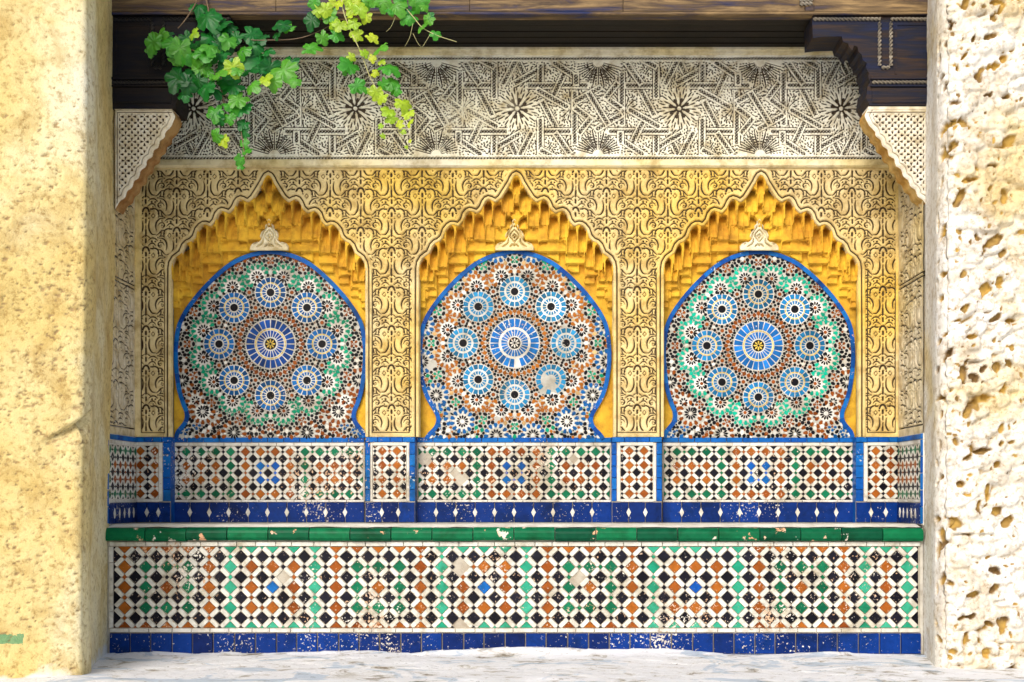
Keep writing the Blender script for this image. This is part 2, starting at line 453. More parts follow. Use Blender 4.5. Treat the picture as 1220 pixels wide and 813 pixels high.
NOISE = None
def pits(us, zs, n, seed, u_rng, z_rng, size, depth, clusters=None, ang=0.2, ratio=2.2):
    r = np.random.default_rng(seed)
    D = np.zeros((len(zs), len(us))); G = np.zeros_like(D)
    for _ in range(n):
        if clusters and r.random() < 0.75:
            c = clusters[r.integers(len(clusters))]; u = c[0] + r.normal() * c[2]; z = c[1] + r.normal() * c[3]
        else: u = r.uniform(*u_rng); z = r.uniform(*z_rng)
        s = size * (0.4 + r.random() ** 2 * 1.6); a = r.normal() * ang
        pit_one(D, G, us, zs, u, z, s, s / (ratio * (0.7 + 0.6 * r.random())), a, depth * (0.5 + r.random()))
    return D, G
def pit_one(D, G, us, zs, u, z, a_, b_, ang, dep, gval=1.0, power=1.0):
    i0, i1 = np.searchsorted(us, [u - a_ * 1.6, u + a_ * 1.6]); j0, j1 = np.searchsorted(zs, [z - a_ * 1.6, z + a_ * 1.6])
    if i1 - i0 < 1 or j1 - j0 < 1: return
    U, Z = np.meshgrid(us[i0:i1] - u, zs[j0:j1] - z)
    c, s = math.cos(ang), math.sin(ang)
    p = (U * c + Z * s) / a_; q = (-U * s + Z * c) / b_
    d = np.sqrt(p * p + q * q)
    if NOISE is not None: d = d + NOISE[j0:j1, i0:i1]
    v = 1 - sstep(0.62, 1.05, d)
    D[j0:j1, i0:i1] = np.minimum(D[j0:j1, i0:i1], -dep * v)
    G[j0:j1, i0:i1] = np.maximum(G[j0:j1, i0:i1], v * gval)

def left_disp(us, zs):
    global NOISE
    nx, ny = len(us), len(zs)
    NOISE = fbm(nx, ny, 3.2, 41, 2) * 0.75
    D, G = pits(us, zs, 2600, 21, (0.05, 1.9), (0, 3.3), 0.0068, 0.006,
                clusters=[(1.05, 2.05, .22, .25), (0.95, 1.55, .2, .2), (1.15, 0.9, .3, .35), (0.95, 0.45, .25, .25), (1.0, 1.1, .3, .2)], ang=0.35, ratio=2.9)
    G *= 0.55
    D += fbm(nx, ny, 60, 4, 5, 0.55) * 0.010 + fbm(nx, ny, 9, 8, 3) * 0.0025
    U, Z = np.meshgrid(us, zs)
    # the slanting gouge at mid height where a shelf of plaster stands proud of the face
    e = (Z - 1.125) - (0.74 - U) * -0.55 * 1.0
    k = (U > 0.70) & (U < 0.95)
    slant = 1.165 - (U - 0.80) * 0.62
    below = slant - Z
    gouge = sstep(0.0, 0.008, below) * (1 - sstep(0.02, 0.14, below + (U - 0.8) * 0.35)) * sstep(0.78, 0.82, U) * (1 - sstep(0.93, 1.06, U))
    D -= gouge * 0.055
    return D, G
plan_left = [(-2.222, 0.03), (-2.205, -0.10), (-2.13, -0.45), (-2.055, -0.70), (-2.050, -0.79), (-2.053, -0.815), (-2.075, -0.832), (-2.12, -0.848), (-2.4, -0.94), (-3.0, -1.14), (-4.6, -1.6)]
o = build_wall('plaster_wall', plan_left, 0.008, np.arange(-0.03, 4.2, 0.008), left_disp, M['plaster'], True,
               lambda Z: 0.032 * sstep(0.5, 2.0, Z))
tag(o, 'rough yellow plaster wall pitted all over, left of the fountain', 'wall')

CAV = [  # photo x, y, half length, half width (px), slope angle degrees, strength
 (1143,30,7,2,70,.9),(1161,8,8,4,90,.9),(1196,5,8,4,10,.9),(1144,32,6,3,60,1),(1188,45,10,4,20,.8),(1202,14,9,3,60,.9),(1193,24,6,5,60,.7),(1171,47,5,2,60,1),(1126,50,5,3,60,.7),
 (1124,70,10,4,70,.7),(1138,52,3,3,0,1),(1203,73,17,5,38,.95),(1217,62,6,4,30,.8),(1128,91,9,3.5,30,1),(1157,72,7,2,50,1),(1152,82,6,2.5,90,1),(1135,103,7,2.5,65,1),
 (1121,111,5,2.5,70,.9),(1177,93,9,5,80,.5),(1208,118,9,6,50,.95),(1188,115,5,3,0,.6),(1148,124,8,6,0,.5),(1134,152,7,5,60,.95),(1146,147,8,4,20,.8),(1160,148,5,4,90,.5),
 (1146,175,8,5,50,.9),(1131,184,9,6,80,.6),(1212,170,14,7,60,.5),(1190,199,8,3,0,.7),(1122,218,9,2.5,65,1),(1132,212,8,2.5,65,1),(1154,238,13,4,62,.95),(1163,217,6,3,10,.7),
 (1171,215,6,2,10,.8),(1206,232,12,5,88,.7),(1190,225,6,3,50,.4),(1135,272,6,5,50,.9),(1131,281,5,2.5,60,1),(1122,262,8,3,90,.5),(1174,282,6,4,100,.9),(1198,287,14,4.5,30,1),
 (1180,306,6,2.5,60,1),(1204,304,5,5,60,.5),(1123,309,6,4,20,.95),(1134,325,6,3,10,1),(1121,331,5,3.5,-20,1),(1161,327,6,4,50,.4),(1131,354,5,4,60,.9),(1184,348,12,6,78,.85),
 (1201,340,9,4,80,.6),(1160,369,5,4.5,0,.9),(1150,383,5,2,10,.9),(1197,380,8,3,30,.8),(1216,383,7,2.5,0,.9),(1138,398,9,3,30,.7),(1129,404,7,4,20,.8),(1144,421,9,5,50,.9),
 (1121,440,7,5,0,.8),(1160,447,9,3.5,95,.9),(1171,450,8,4,-20,.8),(1182,441,7,3,60,.7),(1198,438,6,5,70,.6),(1170,402,5,3,0,1),(1212,434,6,4,-30,1),(1130,473,9,4,-5,1),
 (1143,466,5,2.5,30,1),(1187,473,7,4,0,.8),(1166,487,10,4.5,75,.9),(1176,483,6,4,90,.8),(1208,462,9,5,80,.6),(1133,494,8,3,85,.9),(1130,529,6,2.5,85,.9),(1152,527,6,3,90,.6),
 (1205,510,7,3.5,80,.5),(1187,537,13,3,12,1),(1203,530,5,3,80,.9),(1165,545,7,4,40,.7),(1171,533,6,4,80,.6),(1201,553,7,5,60,.9),(1123,551,5,3,-40,.9),(1217,527,5,3,0,.5),
 (1130,570,8,6,60,.6),(1160,577,6,3,0,.9),(1190,590,10,4,85,.5),(1126,619,7,4,0,1),(1148,624,7,5,0,.95),(1136,640,18,6,95,.6),(1128,655,12,4,90,.6),(1200,612,6,5,60,.9),
 (1214,621,8,4,40,.8),(1178,604,7,3,90,.6),(1134,692,10,4,60,.95),(1126,702,8,4,90,.9),(1146,694,4,2,-30,1),(1199,680,7,3,-20,1),(1174,708,8,3,10,.8),(1196,700,7,4,60,.5),
 (1166,735,8,3,15,.8),(1191,742,6,2.5,-30,1),(1206,745,8,6,80,.8),(1124,745,6,4,0,.6),(1127,761,7,5,-30,.6),(1164,760,10,3,75,.6),(1187,778,6,4,60,.5),(1150,776,4,3,0,.5)]
plan_right = [(1.838, 0.03), (1.826, -0.10), (1.782, -0.34), (1.782, -0.41), (1.815, -0.455), (1.90, -0.47), (2.6, -0.475), (4.4, -0.48)]
def right_disp(us, zs):
    nx, ny = len(us), len(zs)
    global NOISE
    U, Z = np.meshgrid(us, zs)
    NOISE = fbm(nx, ny, 6, 42, 3) * 1.1
    face = sstep(0.42, 0.62, U)
    # coursed rubble lumps under the limewash
    cells = []
    r = np.random.default_rng(5); z = 0.0
    H = np.zeros_like(U) - 9
    while z < 4.2:
        hgt = r.uniform(0.036, 0.066); u = 0.40 + r.uniform(-.06, .06)
        while u < 2.2:
            wd = r.uniform(0.04, 0.115)
            cu, cz = u + wd / 2, z + hgt / 2 + r.normal() * 0.012
            a = r.normal() * 0.25 + 0.25; tilt = r.normal() * 0.35; out = r.uniform(0.0, 0.018)
            i0, i1 = np.searchsorted(us, [u - 0.05, u + wd + 0.05]); j0, j1 = np.searchsorted(zs, [z - 0.05, z + hgt + 0.05])
            if i1 > i0 and j1 > j0:
                uu = U[j0:j1, i0:i1] - cu; zz = Z[j0:j1, i0:i1] - cz
                p = (uu * math.cos(a) + zz * math.sin(a)) / (wd * 0.56); q = (-uu * math.sin(a) + zz * math.cos(a)) / (hgt * 0.60)
                dd = (np.abs(p) ** 3 + np.abs(q) ** 3) ** (1 / 3)
                hh = out + 0.027 * (1 - sstep(0.55, 1.25, dd)) + zz * tilt * 0.3
                H[j0:j1, i0:i1] = np.maximum(H[j0:j1, i0:i1], hh)
            u += wd
        z += hgt
    H = np.where(H < -1, 0, H)
    D0 = H * face + (fbm(nx, ny, 26, 14, 5, 0.6) * 0.014 + fbm(nx, ny, 10, 17, 4, 0.65) * 0.014) * (0.2 + 0.8 * face) + fbm(nx, ny, 6, 15, 3) * 0.0035 * face
    D, G = pits(us, zs, 700, 31, (0.5, 1.2), (0, 3.6), 0.008, 0.010, ang=1.1, ratio=2.0)
    G *= 0.8
    D2, G2 = pits(us, zs, 130, 32, (1.1, 2.2), (0, 3.6), 0.035, 0.035, ang=0.7, ratio=2.2)
    D = np.minimum(D, D2); G = np.maximum(G, G2)
    s = S(-0.47)
    for (x, y, a, b, ang, st) in CAV:
        X = (x - VX) / s; z = EYE + (VY - y) / s
        u = X - 1.90 + 0.545
        pit_one(D, G, us, zs, u, z, a * 1.05 / s, b * 0.95 / s, math.radians(ang), 0.030 * (0.5 + st * 0.6), gval=0.55 + 0.45 * st)
    crev = (1 - sstep(0.008, 0.022, H)) * face * sstep(-0.12, 0.15, fbm(nx, ny, 30, 53, 3))
    D0 -= crev * 0.016
    G = np.maximum(G, crev * 0.75)
    D0 += D
    return D0, G
o = build_wall('rubble_wall', plan_right, 0.0055, np.arange(-0.03, 4.2, 0.006), right_disp, M['rubble'], False, lambda Z: 0.012 * sstep(0.5, 2.5, Z))
tag(o, 'bright whitewashed rubble stone wall full of ochre holes, right of the fountain', 'wall')

# ------------------------------------------------------------------ masonry core (structure behind all facings)
core = join_me('recess_wall', [box_me('a', XL - 0.35, XR + 0.35, YN + 0.05, YN + 0.5, -0.02, 4.2),
                               box_me('b', XL - 0.35, XL - 0.012, 0.0, YN + 0.048, -0.02, 4.2),
                               box_me('c', XR + 0.012, XR + 0.35, 0.0, YN + 0.048, -0.02, 4.2)])
tag(link('recess_wall', core, None, [M['mortar']]), kind='structure', label='masonry of the recess behind its tiles and carved plaster')
up = tag(link('upper_wall', box_me('upper_wall', XL - 0.3, XR + 0.3, 0.03, YN + 0.01, 3.42, 4.2), None, [M['plaster']]), kind='structure', label='unseen wall above the timber lintel')  # added out of view to block sky light over the soffit

# ------------------------------------------------------------------ diamond zellige fields
def dia(cx, cy, r): return [(cx, cy - r), (cx + r, cy), (cx, cy + r), (cx - r, cy)]
def clip_poly(poly, x0, x1, y0, y1):
    def cl(pts, f, inter):
        out = []
        for i in range(len(pts)):
            a, b = pts[i - 1], pts[i]; fa, fb = f(a), f(b)
            if fa >= 0: 
                if fb >= 0: out.append(b)
                else: out.append(inter(a, b, fa, fb))
            elif fb >= 0: out += [inter(a, b, fa, fb), b]
        return out
    it = lambda a, b, fa, fb: (a[0] + (b[0] - a[0]) * fa / (fa - fb), a[1] + (b[1] - a[1]) * fa / (fa - fb))
    for f in (lambda p: p[0] - x0, lambda p: x1 - p[0], lambda p: p[1] - y0, lambda p: y1 - p[1]):
        if len(poly) < 3: return []
        poly = cl(poly, f, it)
    return poly if len(poly) >= 3 else []
RGB = {'black': (0.012, 0.012, 0.02), 'brown': (0.32, 0.085, 0.012), 'green': (0.01, 0.17, 0.07), 'teal': (0.04, 0.34, 0.2), 'blue': (0.03, 0.14, 0.62), 'white': (0.74, 0.73, 0.64)}
def jit(c, k=0.25):
    f = 1 + random.uniform(-k, k); return tuple(min(1, v * f) for v in c)

def zellige(root, mp, bounds, c0, px, py, rows, colour, proto_scale, d=0.004, singles=True, black_rows=None, worn=None, damage=()):
    """the classic field: coloured and black diamonds, white bars between them, small squares at the crossings.
    c0 = (x of coloured column 0, y of coloured row 0); colour(k, r) names a colour"""
    x0, x1, y0, y1 = bounds
    bars = PB(mp); smalls = PB(mp)
    kmin = int((x0 - c0[0]) / px) - 2; kmax = int((x1 - c0[0]) / px) + 2
    rmin = int((y0 - c0[1]) / py) - 2; rmax = int((y1 - c0[1]) / py) + 2
    R = px * 0.5 * 0.645; rs = px * 0.5 * 0.235
    origin = Vector(root.location)
    cache = {}
    def gone(x, y): return any(math.hypot(x - a, y - b) < c * random.uniform(.6, 1.2) for a, b, c in damage)
    def put_single(poly, cname, cx, cy):
        full = len(poly) == 4 and abs(max(p[0] for p in poly) - cx - R) < 1e-3 and abs(cx - R - min(p[0] for p in poly)) < 1e-3 and abs(max(p[1] for p in poly) - cy - R) < 1e-3 and abs(cy - R - min(p[1] for p in poly)) < 1e-3
        base = mp(cx, cy, 0)
        if full:
            v = random.randrange(3); key = (cname, v)
            if key not in cache:
                pb = PB(lambda x, y, dd: tuple(Vector(mp(x, y, dd)) - Vector(mp(cx, cy, 0))))
                w_ = [R * random.uniform(.93, 1.04) for _ in range(4)]
                pb.add([(cx, cy - w_[0]), (cx + w_[1], cy), (cx, cy + w_[2]), (cx - w_[3], cy)], 0, d + random.uniform(-.0006, .0012), RGB[cname], 0.10, 0.00012)
                me = mesh_from('diamond_tile', pb.V, faces=pb.F, cols=pb.C); me.materials.append(M[cname]); cache[key] = me
            me = cache[key]
        else:
            pb = PB(lambda x, y, dd: tuple(Vector(mp(x, y, dd)) - Vector(mp(cx, cy, 0))))
            pb.add(poly, 0, d, RGB[cname], 0.10)
            me = mesh_from('edge_tile', pb.V, faces=pb.F, cols=pb.C); me.materials.append(M[cname])
        o = bpy.data.objects.new('diamond_tile' if full else 'edge_tile', me); COL.objects.link(o)
        o.parent = root; o.location = Vector(base) - origin
    for k in range(kmin, kmax + 1):
        for r in range(rmin, rmax + 1):
            for kind in (0, 1):
                cx = c0[0] + k * px + (px / 2 if kind else 0); cy = c0[1] + r * py + (py / 2 if kind else 0)
                cname = 'black' if kind else colour(k, r)
                poly = clip_poly(dia(cx, cy, R), x0, x1, y0, y1)
                if poly and not gone(cx, cy):
                    a = 0.5 * abs(sum(poly[i - 1][0] * poly[i][1] - poly[i][0] * poly[i - 1][1] for i in range(len(poly))))
                    if a > R * R * 0.07:
                        if singles: put_single(poly, cname, cx, cy)
                        else: smalls.add(poly, 0, d, jit(RGB[cname]), 0.12)
            # small squares: one between coloured diamonds vertically, one between them horizontally
            for (sx, sy, cn) in ((c0[0] + k * px, c0[1] + (r + .5) * py, colour(k, r) if colour(k, r) == colour(k, r + 1) else 'black'),
                                 (c0[0] + (k + .5) * px, c0[1] + r * py, colour(k, r) if (colour(k, r) == colour(k + 1, r) and random.random() < .5) else 'black')):
                poly = clip_poly(dia(sx, sy, rs * random.uniform(.9, 1.08)), x0, x1, y0, y1)
                if poly: smalls.add(poly, 0, d * random.uniform(.85, 1.1), jit(RGB[cn]), 0.12)
            # four white bars round each coloured diamond
            for (ux, uy) in ((1, 1), (1, -1), (-1, 1), (-1, -1)):
                cx = c0[0] + k * px + ux * px / 4; cy = c0[1] + r * py + uy * py / 4
                # bar axis runs along the diamond edge, perpendicular to (ux, uy)
                ax, ay = ux * 0.7071, -uy * 0.7071; nx, ny = ux * 0.7071, uy * 0.7071
                hl = R * 0.7071 * 0.98; hw = (px / 2 * 1.4142 - R * 1.4142) * 0.5 * 0.86
                tip = hw * 0.55
                j = random.uniform(.93, 1.04)
                pl = [(-hl - tip, 0), (-hl, -hw), (hl, -hw), (hl + tip, 0), (hl, hw), (-hl, hw)]
                poly = [(cx + a * ax * j + b * nx, cy + a * ay * j + b * ny) for a, b in pl]
                if uy * ux < 0: poly = poly[::-1]
                poly = clip_poly(poly, x0, x1, y0, y1)
                if poly and not gone(cx, cy): bars.add(poly, 0, d * random.uniform(.9, 1.15), jit(RGB['white'], .10), 0.10)
    wm = worn or M['mosaic']
    o = bars.build('white_bar_tile', [wm], None); o['kind'] = 'stuff'; child(o, root)
    o = smalls.build('small_square_tile', [wm], None); o['kind'] = 'stuff'; child(o, root)

def flat_box(name, mp, x0, x1, y0, y1, d0, d1, m, root, inset=0.0):
    pb = PB(mp); pb.add([(x0, y0), (x1, y0), (x1, y1), (x0, y1)], d0, d1, (0.7, 0.7, 0.6), inset)
    o = pb.build(name, [m]); return child(o, root) if root else o

def tile_row(name, mp, x0, x1, y0, y1, n, d0, d1, m, root, gap=0.5, vert=False, wob=0.0, slope=0.0):
    ed = [x0 + (x1 - x0) * i / n + (random.uniform(-wob, wob) if 0 < i < n else 0) for i in range(n + 1)] if not vert else [y0 + (y1 - y0) * i / n for i in range(n + 1)]
    for i in range(n):
        if vert: q = [(x0, ed[i] + gap / 2), (x1, ed[i] + gap / 2), (x1, ed[i + 1] - gap / 2), (x0, ed[i + 1] - gap / 2)]
        else: q = [(ed[i] + gap / 2, y0), (ed[i + 1] - gap / 2, y0), (ed[i + 1] - gap / 2, y1), (ed[i] + gap / 2, y1)]
        cx = (q[0][0] + q[1][0]) / 2; cy = (q[0][1] + q[2][1]) / 2
        c = Vector(mp(cx, cy, 0))
        pb = PB(lambda x, y, dd: tuple(Vector(mp(x, y, dd)) - c))
        pb.add(q, d0, d1 + random.uniform(-.0008, .0014), (0.7, 0.7, 0.6), 0.035, 0.00006)
        o = pb.build(name, [m]); o.parent = root; o.location = c - Vector(root.location)

# ------------------------------------------------------------------ the bench
fr = front(YF)
bench = empty('tiled_bench', (WX(613, 0), 0, 0), 'long low bench faced with diamond mosaic between green coping and cobalt foot tiles', 'bench')
child(link('bench_core', box_me('bench_core', XL, XR, 0.004, YN, 0.0, Z_SEAT - 0.012), None, [M['mortar']]), bench)
child(link('bench_top', box_me('bench_top', XL, XR, 0.10, YN, Z_SEAT - 0.011, Z_SEAT + 0.006), None, [M['mortar']]), bench)
flat_box('mosaic_bed', fr, 131, 1096, 648, 779, -0.004, 0.001, M['grout'], bench)
def bench_col(k, r):
    q = k % 10
    if k >= 37: return 'teal'
    if q in (0, 4, 6, 8): return 'brown' if (r in (0, 1, 2) or q in (0, 4)) else ('teal' if q in (6, 8) else 'brown')
    if q in (1, 3): return 'green' if r in (0, 1, 2) else 'brown'
    if q == 2: return ('green', 'brown', 'green')[r] if r in (0, 1, 2) else 'brown'
    if q in (5, 9): return 'teal'
    return ('brown', 'blue', 'brown')[r] if r in (0, 1, 2) else 'teal'
zellige(bench, fr, (136, 1093.5, 651.5, 748), (148.7, 675.6), 25.19, 24.3, None, bench_col, 1, d=0.0065, worn=M['mosaic_worn'], damage=((553, 674, 10), (690, 692, 9), (545, 748, 9), (338, 688, 7), (1016, 700, 6)))
tile_row('border_tile', fr, 131, 1096, 645.8, 650.6, 44, 0, 0.010, M['white'], bench, 0.4, wob=3)
tile_row('border_tile', fr, 131, 1096, 748.8, 753.2, 40, 0, 0.008, M['white'], bench, 0.4, wob=3)
tile_row('border_tile', fr, 130.5, 135.3, 651, 748.4, 5, 0, 0.0075, M['white'], bench, 0.5, vert=True)
tile_row('foot_tile', fr, 131, 1097, 754.5, 779, 39, 0, 0.014, M['cobalt'], bench, 0.9, wob=.8)
# green coping: rounded nosing tiles
def coping():
    n = 20; x0, x1 = 127.0, 1098.0
    prof = []
    for k in range(9):
        a = math.radians(-8 + k * 13); prof.append((-0.006 - 0.034 * math.cos(a), Z_SEAT - 0.037 + 0.030 * math.sin(a)))
    prof = [(0.001, Z_SEAT - 0.073), (-0.030, Z_SEAT - 0.071), (-0.040, Z_SEAT - 0.058)] + prof[1:] + [(0.030, Z_SEAT - 0.008), (0.030, Z_SEAT - 0.03)]
    for i in range(n):
        a = WX(x0 + (x1 - x0) * i / n, 0) + 0.0022; b = WX(x0 + (x1 - x0) * (i + 1) / n, 0) - 0.0022
        c = (a + b) / 2; ty = random.uniform(-.003, .003); tz = random.uniform(-.0025, .0025)
        V = [(xx - c, y + ty, z - Z_SEAT + tz) for xx in (a, b) for y, z in prof]; m = len(prof)
        F = [(k, (k + 1) % m, m + (k + 1) % m, m + k) for k in range(m)] + [tuple(range(m))[::-1], tuple(range(m, 2 * m))]
        o = link('coping_tile', mesh_from('coping_tile', V, faces=F), None, [M['coping']])
        o.parent = bench; o.location = Vector((c, 0, Z_SEAT)) - Vector(bench.location)
coping()
# ragged mortar fillet where seat meets coping
def fillet():
    xs = np.arange(WX(127, 0), WX(1098, 0), 0.012); vs = np.linspace(0, 1, 16)
    X, Vv = np.meshgrid(xs, vs)
    n = fbm(len(xs), len(vs), 7, 44, 3)
    Y = 0.002 + Vv * 0.16 + n * 0.010; Z = Z_SEAT - 0.006 + 0.0135 * sstep(0, .6, Vv) + n * 0.003
    o = link('mortar_fillet', mesh_from('mortar_fillet', np.stack([X, Y, Z], -1).reshape(-1, 3), quads=grid_quads(len(vs), len(xs))[:, ::-1], smooth=True), None, [M['grout_white']])
    child(o, bench)
fillet()

# ------------------------------------------------------------------ dados above the bench
def mid_col(k, r):
    if k in (0, 4, 9, 13): return 'green'
    if k in (5, 8): return 'brown'
    if k in (6, 7): return 'blue' if r in (1, 2) else 'brown'
    return 'brown' if r in (1, 2) else 'green'
def lozenge_base(mp, x0, x1, n, root, d=0.012, cw=3.0):
    flat_box('tile_bed', mp, x0, x1, 597.5, 623.5, -0.004, 0.001, M['grout'], root)
    tile_row('cobalt_tile', mp, x0, x1, 598.6, 622.5, n, 0, d, M['cobalt'], root, 0.5)
    ed = [x0 + (x1 - x0) * i / n for i in range(1, n)]
    for e in ed:
        c = Vector(mp(e, 610.5, 0)); pb = PB(lambda x, y, dd: tuple(Vector(mp(x, y, dd)) - c))
        pb.add([(e, 604.5), (e + cw, 610.5), (e, 616.8), (e - cw, 610.5)], d * 0.5, d + 0.0035, (.7, .7, .6), 0.1)
        o = pb.build('white_lozenge', [M['white']]); o.parent = root; o.location = c - Vector(root.location)

def dado(x0, x1, label, name='niche_dado', damage=()):
    mp = front(YN); cx = (x0 + x1) / 2
    r = empty(name, (WX(cx, YN), YN, Z_SEAT), label, 'tiled panel', 'mosaic panels under the three niches')
    flat_box('mosaic_bed', mp, x0, x1, 526, 598, -0.004, 0.001, M['grout'], r)
    zellige(r, mp, (x0 + 2, x1 - 2, 532.0, 595.6), (cx - 6.5 * 17.7, 538.6), 17.7, 16.7, None, mid_col, 1, d=0.0045, worn=M['mosaic_worn'], damage=damage)
    tile_row('border_tile', mp, x0 + .5, x1 - .5, 527.8, 531.3, 11, 0, 0.006, M['white'], r, 0.35)
    tile_row('border_tile', mp, x0 + .5, x1 - .5, 596.0, 598.2, 11, 0, 0.006, M['white'], r, 0.35)
    tile_row('blue_strip_tile', mp, x0 + .2, x1 - .2, 521.6, 527.2, 12, 0, 0.009, M['blue'], r, 0.35)
    lozenge_base(mp, x0, x1, 10, r)
    return r
dado(204, 434.5, 'green, black and brown diamond mosaic panel under the left niche, chipped blue centre')
dado(496.5, 728.5, 'badly chipped diamond mosaic panel under the middle niche with pale blue centre', damage=((508, 545, 9), (548, 568, 10), (610, 588, 6), (683, 548, 5)))
dado(789, 1018.5, 'crisp diamond mosaic panel with bright blue centre under the right niche')

def pier(x0, x1, mx0, mx1, cols, label, ys=YB, name='pier_dado', bl=5.5, br=6.5):
    mp = front(ys); cx = (x0 + x1) / 2
    r = empty(name, (WX(cx, ys), ys, Z_SEAT), label, 'tiled panel', 'narrow tiled piers between the niches')
    s = S(ys)
    child(link('pier_core', box_me('pier_core', WX(x0, ys), WX(x1, ys), ys + 0.001, YN + 0.02, Z_SEAT + 0.007, WZ(521, ys)), None, [M['blue']]), r)
    px = 17.5
    zellige(r, mp, (mx0, mx1, 531.5, 594.5), ((mx0 + mx1) / 2 - px / 2 * (cols - 1), 537.6), px, 16.9, None, lambda k, q: 'brown', 1, d=0.0045, worn=M['mosaic_worn'])
    if bl: tile_row('blue_strip_tile', mp, x0, x0 + bl, 527.5, 597.5, 5, 0, 0.007, M['blue'], r, 0.5, vert=True)
    if br: tile_row('blue_strip_tile', mp, x1 - br, x1, 527.5, 597.5, 5, 0, 0.007, M['blue'], r, 0.5, vert=True)
    flat_box('mosaic_bed', mp, x0 + bl, x1 - br, 527, 598, -0.0, 0.0015, M['grout'], r)
    if bl: flat_box('white_border', mp, x0 + bl + .8, mx0 - .8, 528, 597.5, 0.0, 0.006, M['white'], r)
    if br: flat_box('white_border', mp, mx1 + .8, x1 - br - .8, 528, 597.5, 0.0, 0.006, M['white'], r)
    flat_box('white_border', mp, mx0 - .6, mx1 + .6, 527.4, 531, 0.0, 0.0065, M['white'], r)
    flat_box('white_border', mp, mx0 - .6, mx1 + .6, 595.1, 598, 0.0, 0.0065, M['white'], r)
    tile_row('blue_strip_tile', mp, x0, x1, 521.2, 526.9, 4, 0, 0.009, M['blue'], r, 0.35)
    lozenge_base(mp, x0, x1, 3, r)
    return r
pier(435.5, 494.5, 444.5, 484, 2, 'narrow orange and black diamond tile pier between left and middle niches')
pier(729, 788.5, 739.5, 777.5, 2, 'narrow tile pier of brown and black diamonds between middle and right niches')
pier(162, 203.5, 163, 189, 2, 'shaded brown diamond tile strip in the left corner of the recess', bl=0, br=9)
pier(1019.5, 1072, 1034, 1070.5, 2, 'clean brown and black diamond strip in the right corner of the recess', bl=9, br=0)

def side_map(X, sgn):
    s = SB
    return lambda x, y, d: (X + sgn * d, x / s, EYE + (VY - y) / s)
def side_dado(X, sgn, label):
    mp = side_map(X, sgn); L = YB * SB
    # v coordinates measured at the back plane
    r = empty('side_dado', (X, YB / 2, Z_SEAT), label, 'tiled panel', 'tiled side walls of the recess')
    flat_box('mosaic_bed', mp, 0, L, 521, 623.5, -0.008, 0.001, M['grout_white'], r)
    def colr(k, q): return 'green' if (q <= 0 or q >= 3 or k == 0) else 'brown'
    zellige(r, mp, (6, L - 1, 533, 594.5), (11, 538.6), 17.6, 16.7, None, colr, 1, d=0.0045)
    tile_row('blue_strip_tile', mp, 0, L - 0.5, 521.6, 527.2, 6, 0, 0.009, M['blue'], r, 0.4)
    tile_row('blue_strip_tile', mp, 0, 3.6, 527.8, 622, 5, 0, 0.010, M['blue'], r, 0.5, vert=True)
    flat_box('white_border', mp, 4, L - .5, 527.8, 532, 0.0, 0.006, M['white'], r)
    flat_box('white_border', mp, 4, L - .5, 595.2, 598, 0.0, 0.006, M['white'], r)
    tile_row('cobalt_tile', mp, 4, L - .5, 598.8, 622.5, 5, 0, 0.012, M['cobalt'], r, 0.5)
    for i in range(1, 6):
        e = 4 + (L - 4.5) * i / 6; pb = PB(mp)
        pb.add([(e, 604.5), (e + 3, 610.5), (e, 616.8), (e - 3, 610.5)], 0.008, 0.016, (.7, .7, .6), 0.1)
        child(pb.build('white_lozenge', [M['white']]), r)
side_dado(XL, 1, 'dim foreshortened green and brown diamond tiling on the left side wall')
side_dado(XR, -1, 'sunlit foreshortened teal and orange diamond tiling on the right side wall')

# ------------------------------------------------------------------ medallion mosaics
OUT_A = [(298.5, 0), (299.4, 10), (303, 26), (308.4, 39), (315, 50.5), (325.5, 63.5), (337.5, 76), (349, 86.5), (359.7, 95), (372, 103.5), (384, 109.5), (395, 112.6), (405, 114), (420, 115), (436, 114.6), (455, 112.5), (465, 110.8), (474, 108.5), (483, 105.5), (490, 102.6), (496, 101.6), (502, 103), (507.5, 107), (513, 111.5), (518, 113.5), (521.5, 114)]
OUT_B = [(298.0, 0)] + OUT_A[1:15] + [(452, 112.5), (463, 110), (473, 106.5), (482, 101.8), (490, 97), (496, 94), (501, 93.2), (506, 94.5), (511, 98), (516, 103), (521.5, 107)]
def outline_poly(o, cx): 
    L = [(cx - d, y) for y, d in o]; R = [(cx + d, y) for y, d in o if d > 0]
    return L[::-1] + R            # bottom-left ... top ... bottom-right
def sdf_poly(X, Y, poly, closed=True):
    """signed distance (positive inside)"""
    P_ = np.array(poly, float); n = len(P_)
    best = np.full(X.shape, 1e9); ins = np.zeros(X.shape, bool)
    for i in range(n):
        a = P_[i]; b = P_[(i + 1) % n]
        e = b - a; l2 = (e ** 2).sum() + 1e-12
        t = np.clip(((X - a[0]) * e[0] + (Y - a[1]) * e[1]) / l2, 0, 1)
        dx = X - a[0] - t * e[0]; dy = Y - a[1] - t * e[1]
        best = np.minimum(best, dx * dx + dy * dy)
        if a[1] != b[1]:
            c = ((a[1] > Y) != (b[1] > Y)) & (X < (b[0] - a[0]) * (Y - a[1]) / (b[1] - a[1]) + a[0])
            ins ^= c
    d = np.sqrt(best); return np.where(ins, d, -d)

